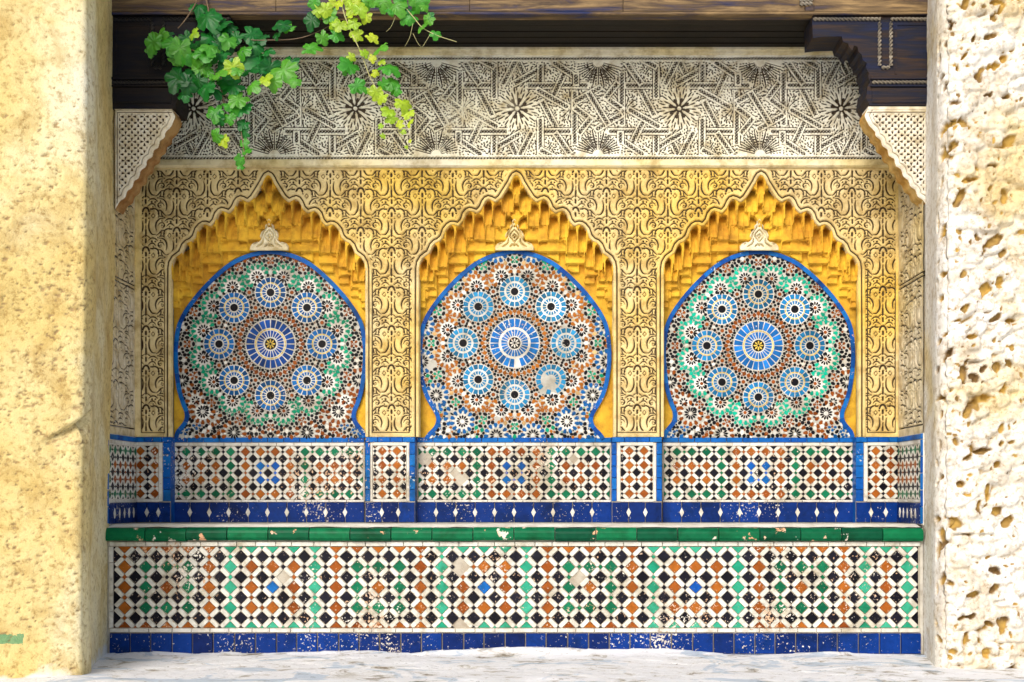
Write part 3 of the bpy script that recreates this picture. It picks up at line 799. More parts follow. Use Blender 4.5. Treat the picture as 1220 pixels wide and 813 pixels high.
C_BLACK = (0.004, 0.004, 0.007); C_BROWN = (0.30, 0.075, 0.008); C_CREAM = (0.62, 0.40, 0.17)
C_BLUE = (0.006, 0.10, 0.31); C_LBLUE = (0.025, 0.25, 0.50); C_YEL = (0.72, 0.52, 0.08); C_WHITE = (0.76, 0.75, 0.68)
class Mosaic:
    def __init__(self, cx, cy, outl, style):
        self.cx, self.cy, self.style = cx, cy, style
        self.res = 4; self.x0, self.y0 = -120, -118
        self.nx, self.ny = 240 * 4, 244 * 4
        gx = (np.arange(self.nx) + .5) / 4 + self.x0; gy = (np.arange(self.ny) + .5) / 4 + self.y0
        X, Y = np.meshgrid(gx, gy)
        poly = [(x - cx, y - cy) for x, y in outline_poly(outl, cx)]
        ext = [(poly[0][0], poly[0][1] + 9)] + poly + [(poly[-1][0], poly[-1][1] + 9)]
        self.inside = (sdf_poly(X, Y, ext) > 3.6) & (Y < poly[0][1] - 0.3)
        self.occ = np.zeros((self.ny, self.nx), bool)
        self.pieces = []; self.poly = poly
    def mask(self, poly, grow=0.0):
        cx = sum(p[0] for p in poly) / len(poly); cy = sum(p[1] for p in poly) / len(poly)
        xs = [p[0] for p in poly]; ys = [p[1] for p in poly]
        i0 = int((min(xs) - grow - self.x0) * 4); i1 = int((max(xs) + grow - self.x0) * 4) + 2
        j0 = int((min(ys) - grow - self.y0) * 4); j1 = int((max(ys) + grow - self.y0) * 4) + 2
        if i0 < 0 or j0 < 0 or i1 >= self.nx or j1 >= self.ny: return None
        gx = (np.arange(i0, i1) + .5) / 4 + self.x0; gy = (np.arange(j0, j1) + .5) / 4 + self.y0
        m = np.ones((j1 - j0, i1 - i0), bool); n = len(poly)
        A = sum(poly[i - 1][0] * poly[i][1] - poly[i][0] * poly[i - 1][1] for i in range(n))
        sg = 1 if A > 0 else -1
        for i in range(n):
            a, b = poly[i - 1], poly[i]; ex, ey = b[0] - a[0], b[1] - a[1]; l = math.hypot(ex, ey) + 1e-9
            m &= sg * (ex * (gy[:, None] - a[1]) - ey * (gx[None, :] - a[0])) / l > -grow
        return (slice(j0, j1), slice(i0, i1)), m
    def place(self, poly, col, part='chip', thr=0.16, grow=0.24, d=0.0, force=False):
        r = self.mask(poly, 0.1)
        if r is None: return False
        sl_, m = r; n = m.sum()
        if n == 0: return False
        if (m & ~self.inside[sl_]).sum() > 0.45 * n: return False
        if not force and (m & self.occ[sl_]).sum() > thr * n: return False
        self.pieces.append((poly, col, part, d))
        sl2, m2 = self.mask(poly, grow) or (sl_, m)
        self.occ[sl2] |= m2
        return True
    def isin(self, x, y):
        i, j = int((x - self.x0) * 4), int((y - self.y0) * 4)
        return 0 <= i < self.nx and 0 <= j < self.ny and bool(self.inside[j, i])
    def unreserve(self, x, y, r):
        a = [(x + r * math.cos(t * math.pi / 12), y + r * math.sin(t * math.pi / 12)) for t in range(24)]
        q = self.mask(a)
        if q: self.occ[q[0]] &= ~q[1]
    def reserve(self, x, y, r):
        a = [(x + r * math.cos(t * math.pi / 12), y + r * math.sin(t * math.pi / 12)) for t in range(24)]
        q = self.mask(a)
        if q: self.occ[q[0]] |= q[1]
    def disc(self, x, y, r, col, n=10, **k):
        return self.place([(x + r * math.cos(2 * math.pi * t / n), y + r * math.sin(2 * math.pi * t / n)) for t in range(n)], col, **k)
    def ray(self, x, y, ang, r0, r1, w0, wm, w1, col, **k):
        c, s = math.cos(ang), math.sin(ang); rm = (r0 + r1) / 2 + 0.12 * (r1 - r0)
        pts = [(r0, -w0 / 2), (rm, -wm / 2), (r1, -w1 / 2), (r1, w1 / 2), (rm, wm / 2), (r0, w0 / 2)]
        return self.place([(x + a * c - b * s, y + a * s + b * c) for a, b in pts], col, **k)
    def rosette(self, x, y, n, rb, r1, r2, r3, wa, wb, yellow, part, bl, centre):
        self.disc(x, y, r3 + .8, C_WHITE, 32, part=part, d=-0.002, force=True)
        self.disc(x, y, rb, C_BLACK, 16, part=part, force=True)
        if centre:
            for i in range(8):
                t = 2 * math.pi * i / 8
                self.ray(x, y, t, 1.0, rb - 1.2, 0.7, 2.2, 0.5, C_YEL if yellow else C_WHITE, part=part, force=True, d=0.0015)
        for i in range(n):
            t = 2 * math.pi * (i + .5) / n
            self.ray(x, y, t, rb + 0.8, r1, wa * .38, wa * .8, wa, bl, part=part, force=True)
            if yellow: self.ray(x, y, t, r1 + .7, r1 + 2.1, wa * 1.1, wa * 1.2, wa * 1.2, C_YEL, part=part, force=True)
            self.ray(x, y, t, r2, r3, wb * .8, wb, wb * 1.08, jit(bl, .35), part=part, force=True)
        self.reserve(x, y, r3 + 0.9)
    def flower(self, x, y, n, fill, a0=0.0, r0=2.3, r1=7.4, cc=C_BROWN):
        if all(self.isin(x + (r1 + 3.2) * math.cos(q), y + (r1 + 3.2) * math.sin(q)) for q in [k * .5236 for k in range(12)]):
            if self.disc(x, y, r1 + 1.6, C_WHITE, 24, d=-0.002, thr=.5): self.unreserve(x, y, r1 + 2.2)
        self.disc(x, y, r0, cc, 8)
        for i in range(n): self.ray(x, y, a0 + 2 * math.pi * i / n, r0 + 0.5, r1 + .3, .9, 2.7, .7, C_BLACK, thr=.3)
        self.reserve(x, y, r1 + 1.2)
        for i in range(n):    # white petal tips stay as bed; coloured kites between them
            t = a0 + 2 * math.pi * (i + .5) / n
            self.ray(x, y, t + math.pi / n, r1 + 0.9, r1 + 4.4, .6, 2.2, .5, C_WHITE, thr=.6, d=0.0006)
        for i in range(n):
            t = a0 + 2 * math.pi * i / n + math.pi / n
            self.ray(x, y, t, r1 + 1.9, r1 + 7.6, 2.0, 4.9, 3.2, fill, thr=.5)
    def cross(self, x, y, ang, col, blk=True):
        for i in range(4):
            t = ang + math.pi / 4 + i * math.pi / 2
            self.ray(x, y, t, 1.3, 5.4, 1.2, 3.6, 2.0, col)
        if blk:
            for i in range(4):
                t = ang + i * math.pi / 2
                self.oval(x + 7.6 * math.cos(t), y + 7.6 * math.sin(t), t + math.pi / 2, 3.1, 2.1)
                t += math.pi / 4
                self.oval(x + 8.2 * math.cos(t), y + 8.2 * math.sin(t), t, 2.1, 2.1)
    def oval(self, x, y, ang, a, b, col=C_BLACK, **k):
        c, s = math.cos(ang), math.sin(ang)
        return self.place([(x + a * math.cos(u) * c - b * math.sin(u) * s, y + a * math.cos(u) * s + b * math.sin(u) * c) for u in [2 * math.pi * t / 8 + .39 for t in range(8)]], col, **k)
    def chip(self, x, y, t, size, col):
        if col is C_BLACK or size < 1: return self.oval(x, y, t, size * 1.1, size, col, thr=.15)
        c, s = math.cos(t), math.sin(t); a, b = size * 1.5, size * 1.05
        return self.place([(x + p * c - q * s, y + p * s + q * c) for p, q in ((a, 0), (a * .2, b), (-a * .2, b), (-a, 0), (-a * .2, -b), (a * .2, -b))], col, thr=.16)
    def star8(self, x, y, ang, col=C_BROWN):
        self.disc(x, y, 2.5, col, 8)
        for i in range(8):
            t = ang + math.pi / 4 * i
            self.oval(x + 5.1 * math.cos(t), y + 5.4 * math.sin(t), t, 1.8, 1.8, C_BLACK)
    def generate(self):
        st = self.style; yellow = st != 'brown'
        green = (0.008, 0.42, 0.27) if st == 'teal' else (0.004, 0.29, 0.15)
        C_BROWN = (0.37, 0.12, 0.008) if st == 'brown' else (0.25, 0.062, 0.004)
        bl = C_LBLUE if st == 'brown' else (C_BLUE if st == 'green' else (0.012, 0.18, 0.42))
        P2 = math.pi
        self.rosette(0, 0, 24, 7.4, 16.2, 18.7, 29.1, 3.5, 5.9, yellow, 'centre_rosette', (0.012, 0.15, 0.47) if st != 'green' else (0.005, 0.065, 0.32), True)
        for i in range(32):
            t = 2 * P2 * (i + .5) / 32; self.oval(32.3 * math.cos(t), 32.3 * math.sin(t), t, 2.05, 2.05)
        for k in range(8):
            t = P2 / 4 * k; x, y = 61.3 * math.cos(t), 61.3 * math.sin(t)
            self.rosette(x, y, 16, 4.9, 10.0, 12.1, 17.9, 3.2, 5.5, yellow, 'rosette%d' % k, jit(bl, .15), False)
        for k in range(8):
            t = P2 / 4 * k; x, y = 61.3 * math.cos(t), 61.3 * math.sin(t)
            for i in range(20):
                u = t + 2 * P2 * (i + .5) / 20; self.oval(x + 20.6 * math.cos(u), y + 20.6 * math.sin(u), u, 2.05, 2.05, thr=.25)
        for k in range(8):
            t = P2 / 4 * (k + .5)
            self.star8(66.3 * math.cos(t), 66.3 * math.sin(t), t)
            self.star8(46.6 * math.cos(t), 46.6 * math.sin(t), t)
        for k in range(16):
            t = P2 / 8 * (k + .5); self.flower(81.2 * math.cos(t), 81.2 * math.sin(t), 12, green if st != 'brown' else C_BROWN, t)
        for k in range(16):
            t = P2 / 8 * k; self.cross(99.2 * math.cos(t), 99.2 * math.sin(t), t, C_BROWN if st != 'brown' else green)
        if st != 'brown':
            for k in range(16):
                t = P2 / 8 * (k + .5); x, y = 81.2 * math.cos(t), 81.2 * math.sin(t)
                for j in range(-4, 5):
                    u = t + j * 0.36; big_ = j % 2 == 0
                    self.oval(x + 18.3 * math.cos(u), y + 18.3 * math.sin(u), u + P2 / 2, 3.0 if big_ else 2.2, 2.15)
        # lower corners and the outer ring
        for k in range(16):
            t = P2 / 8 * (k + (0.0)); y = 113 * math.sin(t)
            if st == 'brown':
                tt = P2 / 8 * (k + .5); self.flower(112 * math.cos(tt), 112 * math.sin(tt), 12, C_BLUE, tt, cc=C_WHITE)
            else:
                if y > 30: self.flower(114 * math.cos(t), 114 * math.sin(t), 12, C_BROWN, t, r0=1.8, r1=7.8, cc=C_WHITE)
        for sx in (-1, 1):
            if st != 'brown':
                for (x, y) in ((89, 67), (70, 86)): self.flower(sx * x, y, 8, C_BROWN, .3, r0=1.3, r1=5.0, cc=C_WHITE)
                self.cross(sx * 88, 97, .78, C_BLUE); self.cross(sx * 103, 104, .3, C_BLUE)
            else:
                self.flower(sx * 96.6, 70, 12, C_BLUE, 0); self.flower(sx * 70, 87, 12, C_BLUE, 0, cc=C_WHITE); self.flower(sx * 18, 108, 12, C_BLUE, 0, cc=C_WHITE)
                for x in (44, 56, 68, 80, 92): self.oval(sx * x, 108.5, 0, 2.6, 1.7)
        # symmetric greedy filling of what is left with small chips
        r = random.Random(11)
        cands = []
        for _ in range(3400):
            rr = math.sqrt(r.random()) * 124; a = r.random() * P2 / 8
            cands.append((rr, a))
        for size in (2.4, 1.8, 1.3, 0.9):
            for rr, a in cands:
                if a * rr < 0.9: a = 0
                if (P2 / 8 - a) * rr < 0.9: a = P2 / 8
                dens = r.random(); u = r.random()
                for k in range(8):
                    for s in (1, -1):
                        if s < 0 and (a == 0 or a == P2 / 8): continue
                        t = P2 / 4 * k + s * a
                        x, y = rr * math.cos(t), rr * math.sin(t)
                        i, j = int((x - self.x0) * 4), int((y - self.y0) * 4)
                        if not (0 <= i < self.nx and 0 <= j < self.ny) or self.occ[j, i] or not self.inside[j, i]: continue
                        fd = min(math.hypot(x - 81.2 * math.cos(P2 / 8 * (q + .5)), y - 81.2 * math.sin(P2 / 8 * (q + .5))) for q in (int(t // (P2 / 8)), int(t // (P2 / 8)) - 1, int(t // (P2 / 8)) + 1))
                        if rr < 72: col = C_BROWN if u < .42 else (C_CREAM if u < .50 else (C_BLACK if u < .82 else C_WHITE))
                        elif fd < 17.5: col = (green if st != 'brown' else (C_BROWN if u < .7 else C_CREAM)) if u < .95 else C_WHITE
                        else: col = (C_BROWN if u < .38 else (C_BLACK if u < .84 else C_WHITE)) if st != 'brown' else (green if u < .25 else (C_BROWN if u < .6 else (C_BLACK if u < .85 else C_WHITE)))
                        self.chip(x, y, t, size, col)
        for size in (2.4, 1.7, 1.2, .9):      # the lower corners repeat only left to right
            for _ in range(2600):
                x, y = r.random() * 116, 70 + r.random() * 50; u = r.random(); q = r.random()
                for sx in (1, -1):
                    i, j = int((sx * x - self.x0) * 4), int((y - self.y0) * 4)
                    if self.occ[j, i] or not self.inside[j, i]: continue
                    col = C_BROWN if u < .42 else (C_BLACK if u < .8 else C_WHITE)
                    if x > 88 and y > 84 and u < .42: col = C_BLUE
                    self.chip(sx * x, y, q * 3 * sx, size, col)
    def build(self, label):
        if self.style == 'brown':       # places where the glaze and chips have fallen away
            rd = random.Random(5)
            dm = ((43, 50, 8), (36, 42, 5), (32, 57, 4), (-98, 27, 6), (3, 25, 3.5), (96, 30, 3), (60, -20, 2.5), (-20, 88, 3))
            self.pieces = [p for p in self.pieces if not any(math.hypot(sum(q[0] for q in p[0]) / len(p[0]) - a, sum(q[1] for q in p[0]) / len(p[0]) - b) < c * rd.uniform(.6, 1.15) for a, b, c in dm)]
        mp = front(YN); root = empty('mosaic_arch', (WX(self.cx, YN), YN, WZ(521, YN)), label, 'mosaic', 'horseshoe mosaics inside the three niches')
        pl = [(x + self.cx, y + self.cy) for x, y in self.poly]
        # bed: prism following the outline
        V = [mp(x, y, -0.002) for x, y in pl] + [mp(x, y, 0.010) for x, y in pl]; n = len(pl)
        F = [tuple(range(n, 2 * n))] + [(i, (i + 1) % n, n + (i + 1) % n, n + i) for i in range(n)]
        child(link('mosaic_bed', mesh_from('mosaic_bed', V, faces=F), None, [M['grout_mid']]), root)
        # blue glazed edging laid in short lengths along the curve
        path = [p for p in spline(pl[:], 6)]
        edge = []
        L = 0; acc = [path[0]]
        def flush(a):
            pb = PB(mp)
            for p, q in zip(a, a[1:]):
                pass
            def off(i, dd):
                p0 = a[max(0, i - 1)]; p1 = a[min(len(a) - 1, i + 1)]; ex, ey = p1[0] - p0[0], p1[1] - p0[1]; l = math.hypot(ex, ey) + 1e-9
                return (a[i][0] - ey / l * dd, a[i][1] + ex / l * dd)
            W_ = 5.0
            outr = [off(i, 0.0) for i in range(len(a))]; inn = [off(i, W_) for i in range(len(a))]
            m = len(a); jt = random.uniform(0, .0015)
            Vv = [mp(x, y, 0.0) for x, y in outr] + [mp(x, y, 0.0165 + jt) for x, y in outr] + [mp(x, y, 0.0165 + jt) for x, y in inn] + [mp(x, y, 0.009) for x, y in inn]
            Ff = []
            for i in range(m - 1):
                for k in range(3): Ff.append((k * m + i, k * m + i + 1, (k + 1) * m + i + 1, (k + 1) * m + i))
            Ff += [(0, m, 2 * m, 3 * m), (m - 1, 4 * m - 1, 3 * m - 1, 2 * m - 1)]
            mm = M['blue'] if random.random() > 0.45 else M['cobalt_edge']
            child(link('edging_tile', mesh_from('edging_tile', Vv, faces=Ff), None, [mm]), root)
        for p, q in zip(path, path[1:]):
            L += math.hypot(q[0] - p[0], q[1] - p[1]); acc.append(q)
            if L > 11: flush(acc); acc = [(q[0] + (q[0] - p[0]) * .05, q[1] + (q[1] - p[1]) * .05)]; L = 0
        if len(acc) > 2: flush(acc)
        groups = {}
        for poly, col, part, d in self.pieces: groups.setdefault(part, []).append((poly, col, d))
        for part, lst in groups.items():
            pb = PB(mp)
            for poly, col, d in lst:
                pb.add([(x + self.cx, y + self.cy) for x, y in poly], 0.009, 0.0125 + d + random.uniform(-.0005, .0005), jit(col, .22), 0.14 if len(poly) < 20 else 0.02, 0.0001 if len(poly) < 14 else 0.0)
            nm = 'chip' if part == 'chip' else ('centre_rosette' if part.startswith('centre') else 'rosette')
            o = pb.build('mosaic_chip' if nm == 'chip' else nm, [M['mosaic']])
            if nm == 'chip': o['kind'] = 'stuff'
            child(o, root)
M['cobalt_edge'] = glaze('glaze_edge', (0.005, 0.055, 0.28), (0.010, 0.11, 0.40), 0.68, (0.6, 0.6, 0.5))
for cx, cy, ol, st, lab in ((322.8, 410.3, OUT_A, 'green', 'horseshoe mosaic with dark green scalloped ring and gold-centred rosette in left niche'),
                            (613.2, 409.2, OUT_B, 'brown', 'horseshoe mosaic without green ring, light blue rosettes on brown, in middle niche'),
                            (903.2, 412.3, OUT_A, 'teal', 'horseshoe mosaic with turquoise scalloped ring and gold-centred rosette in right niche')):
    mo = Mosaic(cx, cy, ol, st); mo.generate(); mo.build(lab)

# ------------------------------------------------------------------ arch opening outline, muqarnas
ARCH = [(0, 203.7), (-5, 206.5), (-8, 211), (-10, 215.5), (-14, 222), (-17.5, 227.5), (-21, 233), (-25, 236.3), (-29, 234.2), (-33.5, 233), (-38, 235), (-41, 239), (-44, 246), (-47.5, 249.5), (-51, 248.2), (-55.7, 247), (-60, 248.8), (-64, 253.5), (-66.5, 261), (-70, 265), (-74, 263.6), (-78.5, 263.8), (-83, 266.5), (-87.5, 272), (-90.5, 280.5), (-94, 284), (-98.5, 286), (-103, 290.5), (-106.5, 299), (-110.5, 302), (-114.5, 305), (-118.5, 312), (-119.7, 320), (-120, 400), (-120, 530)]
ARC_IN = []
def arch_poly(cx):
    L = [(cx + x, y) for x, y in ARCH]; R = [(cx - x, y) for x, y in ARCH if x < 0]
    return L[::-1] + R
ACX = (319.2, 615.0, 907.0)

CELLS = [  # |dx|, top y, width, bottom y, front depth cm, hollow cm, flat-topped
 (0, 210.5, 8.5, 230, .8, 5.6, 0), (34, 237.5, 9.5, 267, .8, 6.2, 0), (57, 251.5, 9.5, 282, .8, 6.2, 0), (79, 268, 9.5, 300, .8, 6.2, 0), (98.5, 290.5, 9.0, 321, .8, 6.2, 0), (110.5, 307, 7.5, 334, .8, 5.6, 0),
 (10.5, 223, 13, 251, 1.6, 4.6, 0), (20.5, 240, 13, 268, 1.7, 4.6, 0), (44.5, 254.5, 13, 284, 1.7, 4.6, 0), (67, 269, 12.5, 300, 1.7, 4.6, 0), (88.5, 286, 12, 317, 1.7, 4.6, 0), (104.5, 304, 10, 334, 1.7, 4.2, 0),
 (0, 241, 14, 256, 2.6, 3.8, 0), (26.5, 256.5, 9, 270, 3.0, 2.6, 0), (51, 271, 9, 285, 3.0, 2.6, 0), (74, 286, 9, 300, 3.0, 2.6, 0), (94, 303, 9, 317, 3.0, 2.6, 0), (107, 320, 7, 334, 3.0, 2.6, 0),
 (10.5, 255.5, 17, 271, 3.2, 3.6, 0), (26, 270, 31, 284, 3.8, 2.8, 1), (45, 285, 38, 298, 4.0, 2.8, 1), (73, 299.5, 29, 312, 4.2, 2.6, 1), (95, 314, 20, 326, 4.4, 2.4, 1), (106, 329, 15, 341, 4.6, 2.2, 1), (111, 343.5, 10, 354, 5.3, 1.2, 1), (113, 357, 7, 365, 5.5, 1.0, 1),
 (20, 285, 17, 297, 5.6, 1.2, 1), (44, 299, 14, 309, 5.8, 1.0, 1), (68, 313, 14, 322, 5.9, 1.0, 1), (88, 327, 12, 336, 6.0, 1.0, 1), (101, 342, 10, 351, 6.1, 1.0, 1)]
def muqarnas_mesh():
    step = 0.55
    xs = np.arange(-117.5, 117.6, step); ys = np.arange(203, 524, step)
    X, Y = np.meshgrid(xs, ys)
    AX = np.abs(X)
    D = np.full(X.shape, 8.3)
    D += 0.0
    b1 = np.interp(AX, [0, 10, 20, 32, 44, 56, 67, 78, 88, 97, 104, 118], [250, 253, 268, 270, 284, 286, 300, 303, 317, 322, 334, 350])
    D = np.where(Y < b1, 4.7, D)
    shelf = np.full(X.shape, 0.0)
    for x0_, x1_, yb in ((0, 15, 271), (15, 39, 284), (39, 65, 298), (65, 87, 312), (87, 101, 326), (101, 108, 341), (108, 112.5, 354), (112.5, 119, 365)):
        shelf = np.where((AX >= x0_) & (AX < x1_), yb, shelf)
    D = np.where((Y >= b1) & (Y < shelf), 6.2, D)
    for (cx, top, w_, bot, f, hol, flat) in CELLS[::-1]:
        hw = w_ / 2
        du = np.abs(AX - cx); u = du / hw; uu = np.clip(u, 0, 1)
        if flat: ytop = top + 4.5 * (1 - (1 - uu ** 5) ** (1 / 2.0))
        else: ytop = top + w_ * 0.72 * (1 - np.sqrt(np.clip(1 - uu ** 1.8, 0, 1)))
        t = np.clip((Y - ytop) / (bot - top), 0, 1)
        if flat:
            # a jutting shelf: hollowed under its rounded brow, straight lower edge
            carve = f + 1.35 * hol * (1 - t) ** 1.6 * (1 - uu ** 8) + 0.1
            val = np.where(Y > ytop, carve, f - 0.35)
            reg = (u <= 1) & (Y <= bot)
            D = np.where(reg, np.minimum(D, val), D)
        else:
            # an arched cell: deep under its brow, split by a fine rib, flanked by legs that run down to a point
            lw = np.clip(2.8 * (1 - np.clip((Y - top - hw) / (bot - top - hw + 3), 0, 1)), 0, 2.8)
            inside = (u <= 1) & (Y > ytop)
            carve = f + hol * (0.35 + 1.45 * (1 - t) ** 1.4) * (0.45 + 0.55 * np.sqrt(np.clip(1 - uu ** 2, 0, 1))) - 0.5 * np.exp(-(uu / 0.16) ** 2) * sstep(0.2, 0.5, t)
            val = np.where(inside, carve, f)
            solid = ~inside & (du <= hw + lw) & (Y <= bot + 3)
            D = np.where(solid, np.minimum(D, f), D)
            D = np.where(inside & (Y <= bot), carve, D)
    q_ = SB / SN
    msd = sdf_poly(X, Y, [(x * q_, VY + (y - VY) * q_) for x, y in outline_poly(OUT_A, 0.0)])
    D = np.where(msd > -1.2, 8.3, D)
    # skirt between tiers: nothing stands in front of the opening's rim
    D = np.minimum(D, 11.0)
    D += fbm(len(xs), len(ys), 30, 66, 4) * 0.12 + fbm(len(xs), len(ys), 5, 67, 2) * 0.02
    poly = arch_poly(0.0)
    sd = sdf_poly(X, Y, poly)
    keep = sd > 2.2
    s = SB
    def mp(X_, Y_, D_): return X_ / s, YB + D_, (VY - Y_) / s + EYE
    me = relief('muqarnas', xs, ys, D / 100.0, mp, keep=keep, smooth=False)
    me.materials.append(M['muqarnas'])
    return me
MUQ = muqarnas_mesh()

# carved finial that stands on the crown of each mosaic
def finial_mesh():
    r = Ras(48, 42, 4)
    cx = 24
    ol = spline([(0, 262), (-2.6, 265), (-2.6, 268), (-5, 270.5), (-5.6, 274.5), (-9, 278), (-11.4, 283), (-10.6, 288), (-14, 289.6), (-20, 292), (-23, 296.5), (-23, 301)], 5)
    poly = [(x, y) for x, y in ol][::-1] + [(-x, y) for x, y in ol if x < 0]
    def G(x, y): return (x + cx, y - 260)
    for s in (-1, 1):
        for pts, w_ in ((([(-1.5, 268), (-3, 273), (-7, 279), (-9, 285), (-13, 290), (-18, 293)]), 1.5), (([(0, 276), (-4, 280), (-5, 284), (-2, 288), (0, 291)]), 1.3), (([(-2.5, 284), (0, 281)]), 1.2), (([(-7, 287), (-8, 292), (-14, 296)]), 1.4), (([(-2, 293), (-5, 296)]), 1.5)):
            r.line([G(s * x, y) for x, y in spline(pts, 5)], w_, True)
    r.dot(*G(0, 266.5), 1.2); r.dot(*G(0, 285), 1.3); r.dot(*G(0, 294), 1.4); r.dot(*G(0, 272), .9)
    xs = np.arange(-23, 23.1, .45); ys = np.arange(261, 301, .45); X, Y = np.meshgrid(xs, ys)
    sd = sdf_poly(X, Y, poly); g = r.sample(X + cx, Y - 260)
    D = (sstep(0, .8, sd) * 0.02 + 0.018 - g * 0.026)
    s = SN
    me = relief('finial', xs, ys, D, lambda a, b, c: (a / s, YN - 0.012 - c, (VY - b) / s + EYE), g=g, keep=sd > -.5)
    me.materials.append(M['trim']); return me
FIN = finial_mesh()
for i, (cx, lab) in enumerate(zip(ACX, ('shaded ochre muqarnas vault of stalactite cells inside the left niche', 'bright ochre muqarnas vault of stalactite cells inside the middle niche', 'ochre muqarnas vault of stalactite cells inside the right niche'))):
    root = empty('muqarnas_vault', (WX(cx, YB), YB, WZ(300, YB)), lab, 'vault', 'muqarnas vaults of the three niches')
    o = bpy.data.objects.new('stalactite_cells', MUQ); COL.objects.link(o); o.location = (WX(cx, YB), 0, 0); child(o, root)
    fx = (322.8, 613.2, 903.2)[i]
    o = bpy.data.objects.new('finial', FIN); COL.objects.link(o); o.location = (WX(fx, YN), 0, 0); child(o, root)

# ------------------------------------------------------------------ arabesque wall
def arabesque_tile():
    PX, PY = 73.2, 47.0
    r = Ras(PX, PY, 4, (True, True))
    def motif(ax, ph):
        for s in (-1, 1):
            def T(pts): return [(ax + s * x, ph + y) for x, y in pts]
            for pts, w_ in (([(4.5, 6), (3.6, 11), (4.2, 17), (7.5, 22), (11.5, 22.5)], 2.3),
                            ([(12.5, 17.5), (11.6, 12), (13, 7), (16.5, 3.6), (21, 3.2)], 2.2),
                            ([(14.5, 12), (16.5, 8.6), (20.5, 8.4), (22.2, 11.5), (20, 14.2), (17.8, 12.6)], 1.7),
                            ([(12.4, 23.5), (15.5, 21), (18.5, 17.5), (23, 17)], 1.9),
                            ([(3.2, 29.5), (6.5, 27), (10.5, 27), (14.2, 30)], 1.9),
                            ([(2.6, 36), (6, 33), (9.5, 33.2), (12, 36.2)], 1.8),
                            ([(5.5, -7), (9, -8.6), (13.5, -7), (15.6, -2.5), (14.8, 1)], 2.1),
                            ([(18.5, -6), (18.8, -1), (21.5, 2)], 1.7),
                            ([(16.4, 25), (19.8, 24), (22.4, 26)], 1.6),
                            ([(5.0, 38.4), (9.0, 39.8)], 1.8), ([(1.2, 23.5), (5.8, 27.0)], 1.5)):
                r.line(T(spline(pts, 6)), w_ * .88, True)
            q = 2.9
            for a, b in (((0, -q), (q, 0)), ((q, 0), (0, q)), ((0, q), (-q, 0)), ((-q, 0), (0, -q))):
                r.line(T([(8.6 + a[0] * .75, a[1] * .75 + .2 * a[1]), (8.6 + b[0] * .75, b[1] * .95)]), 0.9, soft=.45)
            for x, y, rr in ((7.2, 30.6, 1.2), (11.2, 30.8, 1.0), (18.8, 11.3, .8), (4.2, -2.5, 1.1), (3.6, 3.0, .9), (17.5, 29.5, 1.0), (14.2, 25.8, .9), (21.5, 21.2, 1.2), (15.5, 35.6, 1.1), (8.7, 36.4, .8)):
                r.dot(ax + s * x, ph + y, rr, .5)
        for pts, w_ in (([(-3.8, -5.2), (-2.4, -8.4), (0, -9.6), (2.4, -8.4), (3.8, -5.2)], 2.4), ([(0, -2.8), (0, 0.4)], 2.5), ([(0, 4), (0, 8.4)], 1.6), ([(0, 12), (0, 25)], 1.3), ([(0, 17), (0, 24)], 2.2), ([(0, 28.2), (0, 32)], 2.2)):
            r.line([(ax + x, ph + y) for x, y in spline(pts, 5)], w_, False)
    motif(0, 0); motif(36.6, 23.5)
    return r
ARAB = arabesque_tile()
AX0, AY0 = 466.3, 210.0

def arabesque_wall():
    step = 0.72
    xs = np.arange(161.0, 1073.2, step); ys = np.arange(199.5, 521.3, step)
    X, Y = np.meshgrid(xs, ys)
    sd = np.full(X.shape, -1e3)
    for cx in ACX:
        a, b = np.searchsorted(xs, [cx - 150, cx + 150])
        sd[:, a:b] = np.maximum(sd[:, a:b], sdf_poly(X[:, a:b], Y[:, a:b], arch_poly(cx)))
    d = -sd                          # distance outside the opening line
    wob = fbm(len(xs), len(ys), 26, 77, 2) * 0.5
    g = ARAB.sample(X - AX0 + wob, Y - AY0 + wob)
    zone = sstep(4.2, 5.0, d) * sstep(168.0, 168.8, X) * (1 - sstep(1067, 1067.8, X)) * (1 - sstep(513.5, 514.3, Y)) * sstep(202.5, 203.3, Y)
    g = g * zone
    line = np.exp(-((d - 0.2) / 0.95) ** 4)
    line2 = np.exp(-((d - 3.9) / 0.5) ** 4) * 0.0
    # frame grooves of the four pilasters below the springing
    low = sstep(322, 326, Y)
    fr_ = np.zeros_like(X)
    for a, b in ((168, 196), (443.5, 487.5), (735.5, 782), (1034, 1067)):
        for e in (a, b): fr_ = np.maximum(fr_, np.exp(-((X - e) / 0.8) ** 4) * low * (Y < 516))
        fr_ = np.maximum(fr_, np.exp(-((Y - 515.6) / 0.8) ** 4) * (X > a) * (X < b))
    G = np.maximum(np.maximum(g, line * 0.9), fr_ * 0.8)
    D = -G * 0.013
    D += 0.0045 * (1 - sstep(0.9, 1.6, np.abs(d - 2.6)))       # proud fillet beside the arch line
    D += np.where(d < 0, -0.004 + 0.004 * sstep(-6, 0, d), 0)
    D += fbm(len(xs), len(ys), 40, 78, 4) * 0.0025
    # ochre roll at both corners
    D += 0.02 * np.exp(-((X - 162.5) / 3.0) ** 2)
    # thickness of the wall at the rim of the openings (turns back to the muqarnas)
    back = sstep(3.9, 4.6, -d)
    D = D - back * 0.03
    keep = d > -5.2
    s = SB
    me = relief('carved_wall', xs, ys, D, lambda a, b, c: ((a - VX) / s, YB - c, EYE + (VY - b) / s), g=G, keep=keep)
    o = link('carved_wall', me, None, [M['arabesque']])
    tag(o, 'golden plaster wall carved with arabesques round the three lobed arches', 'carved wall')
arabesque_wall()

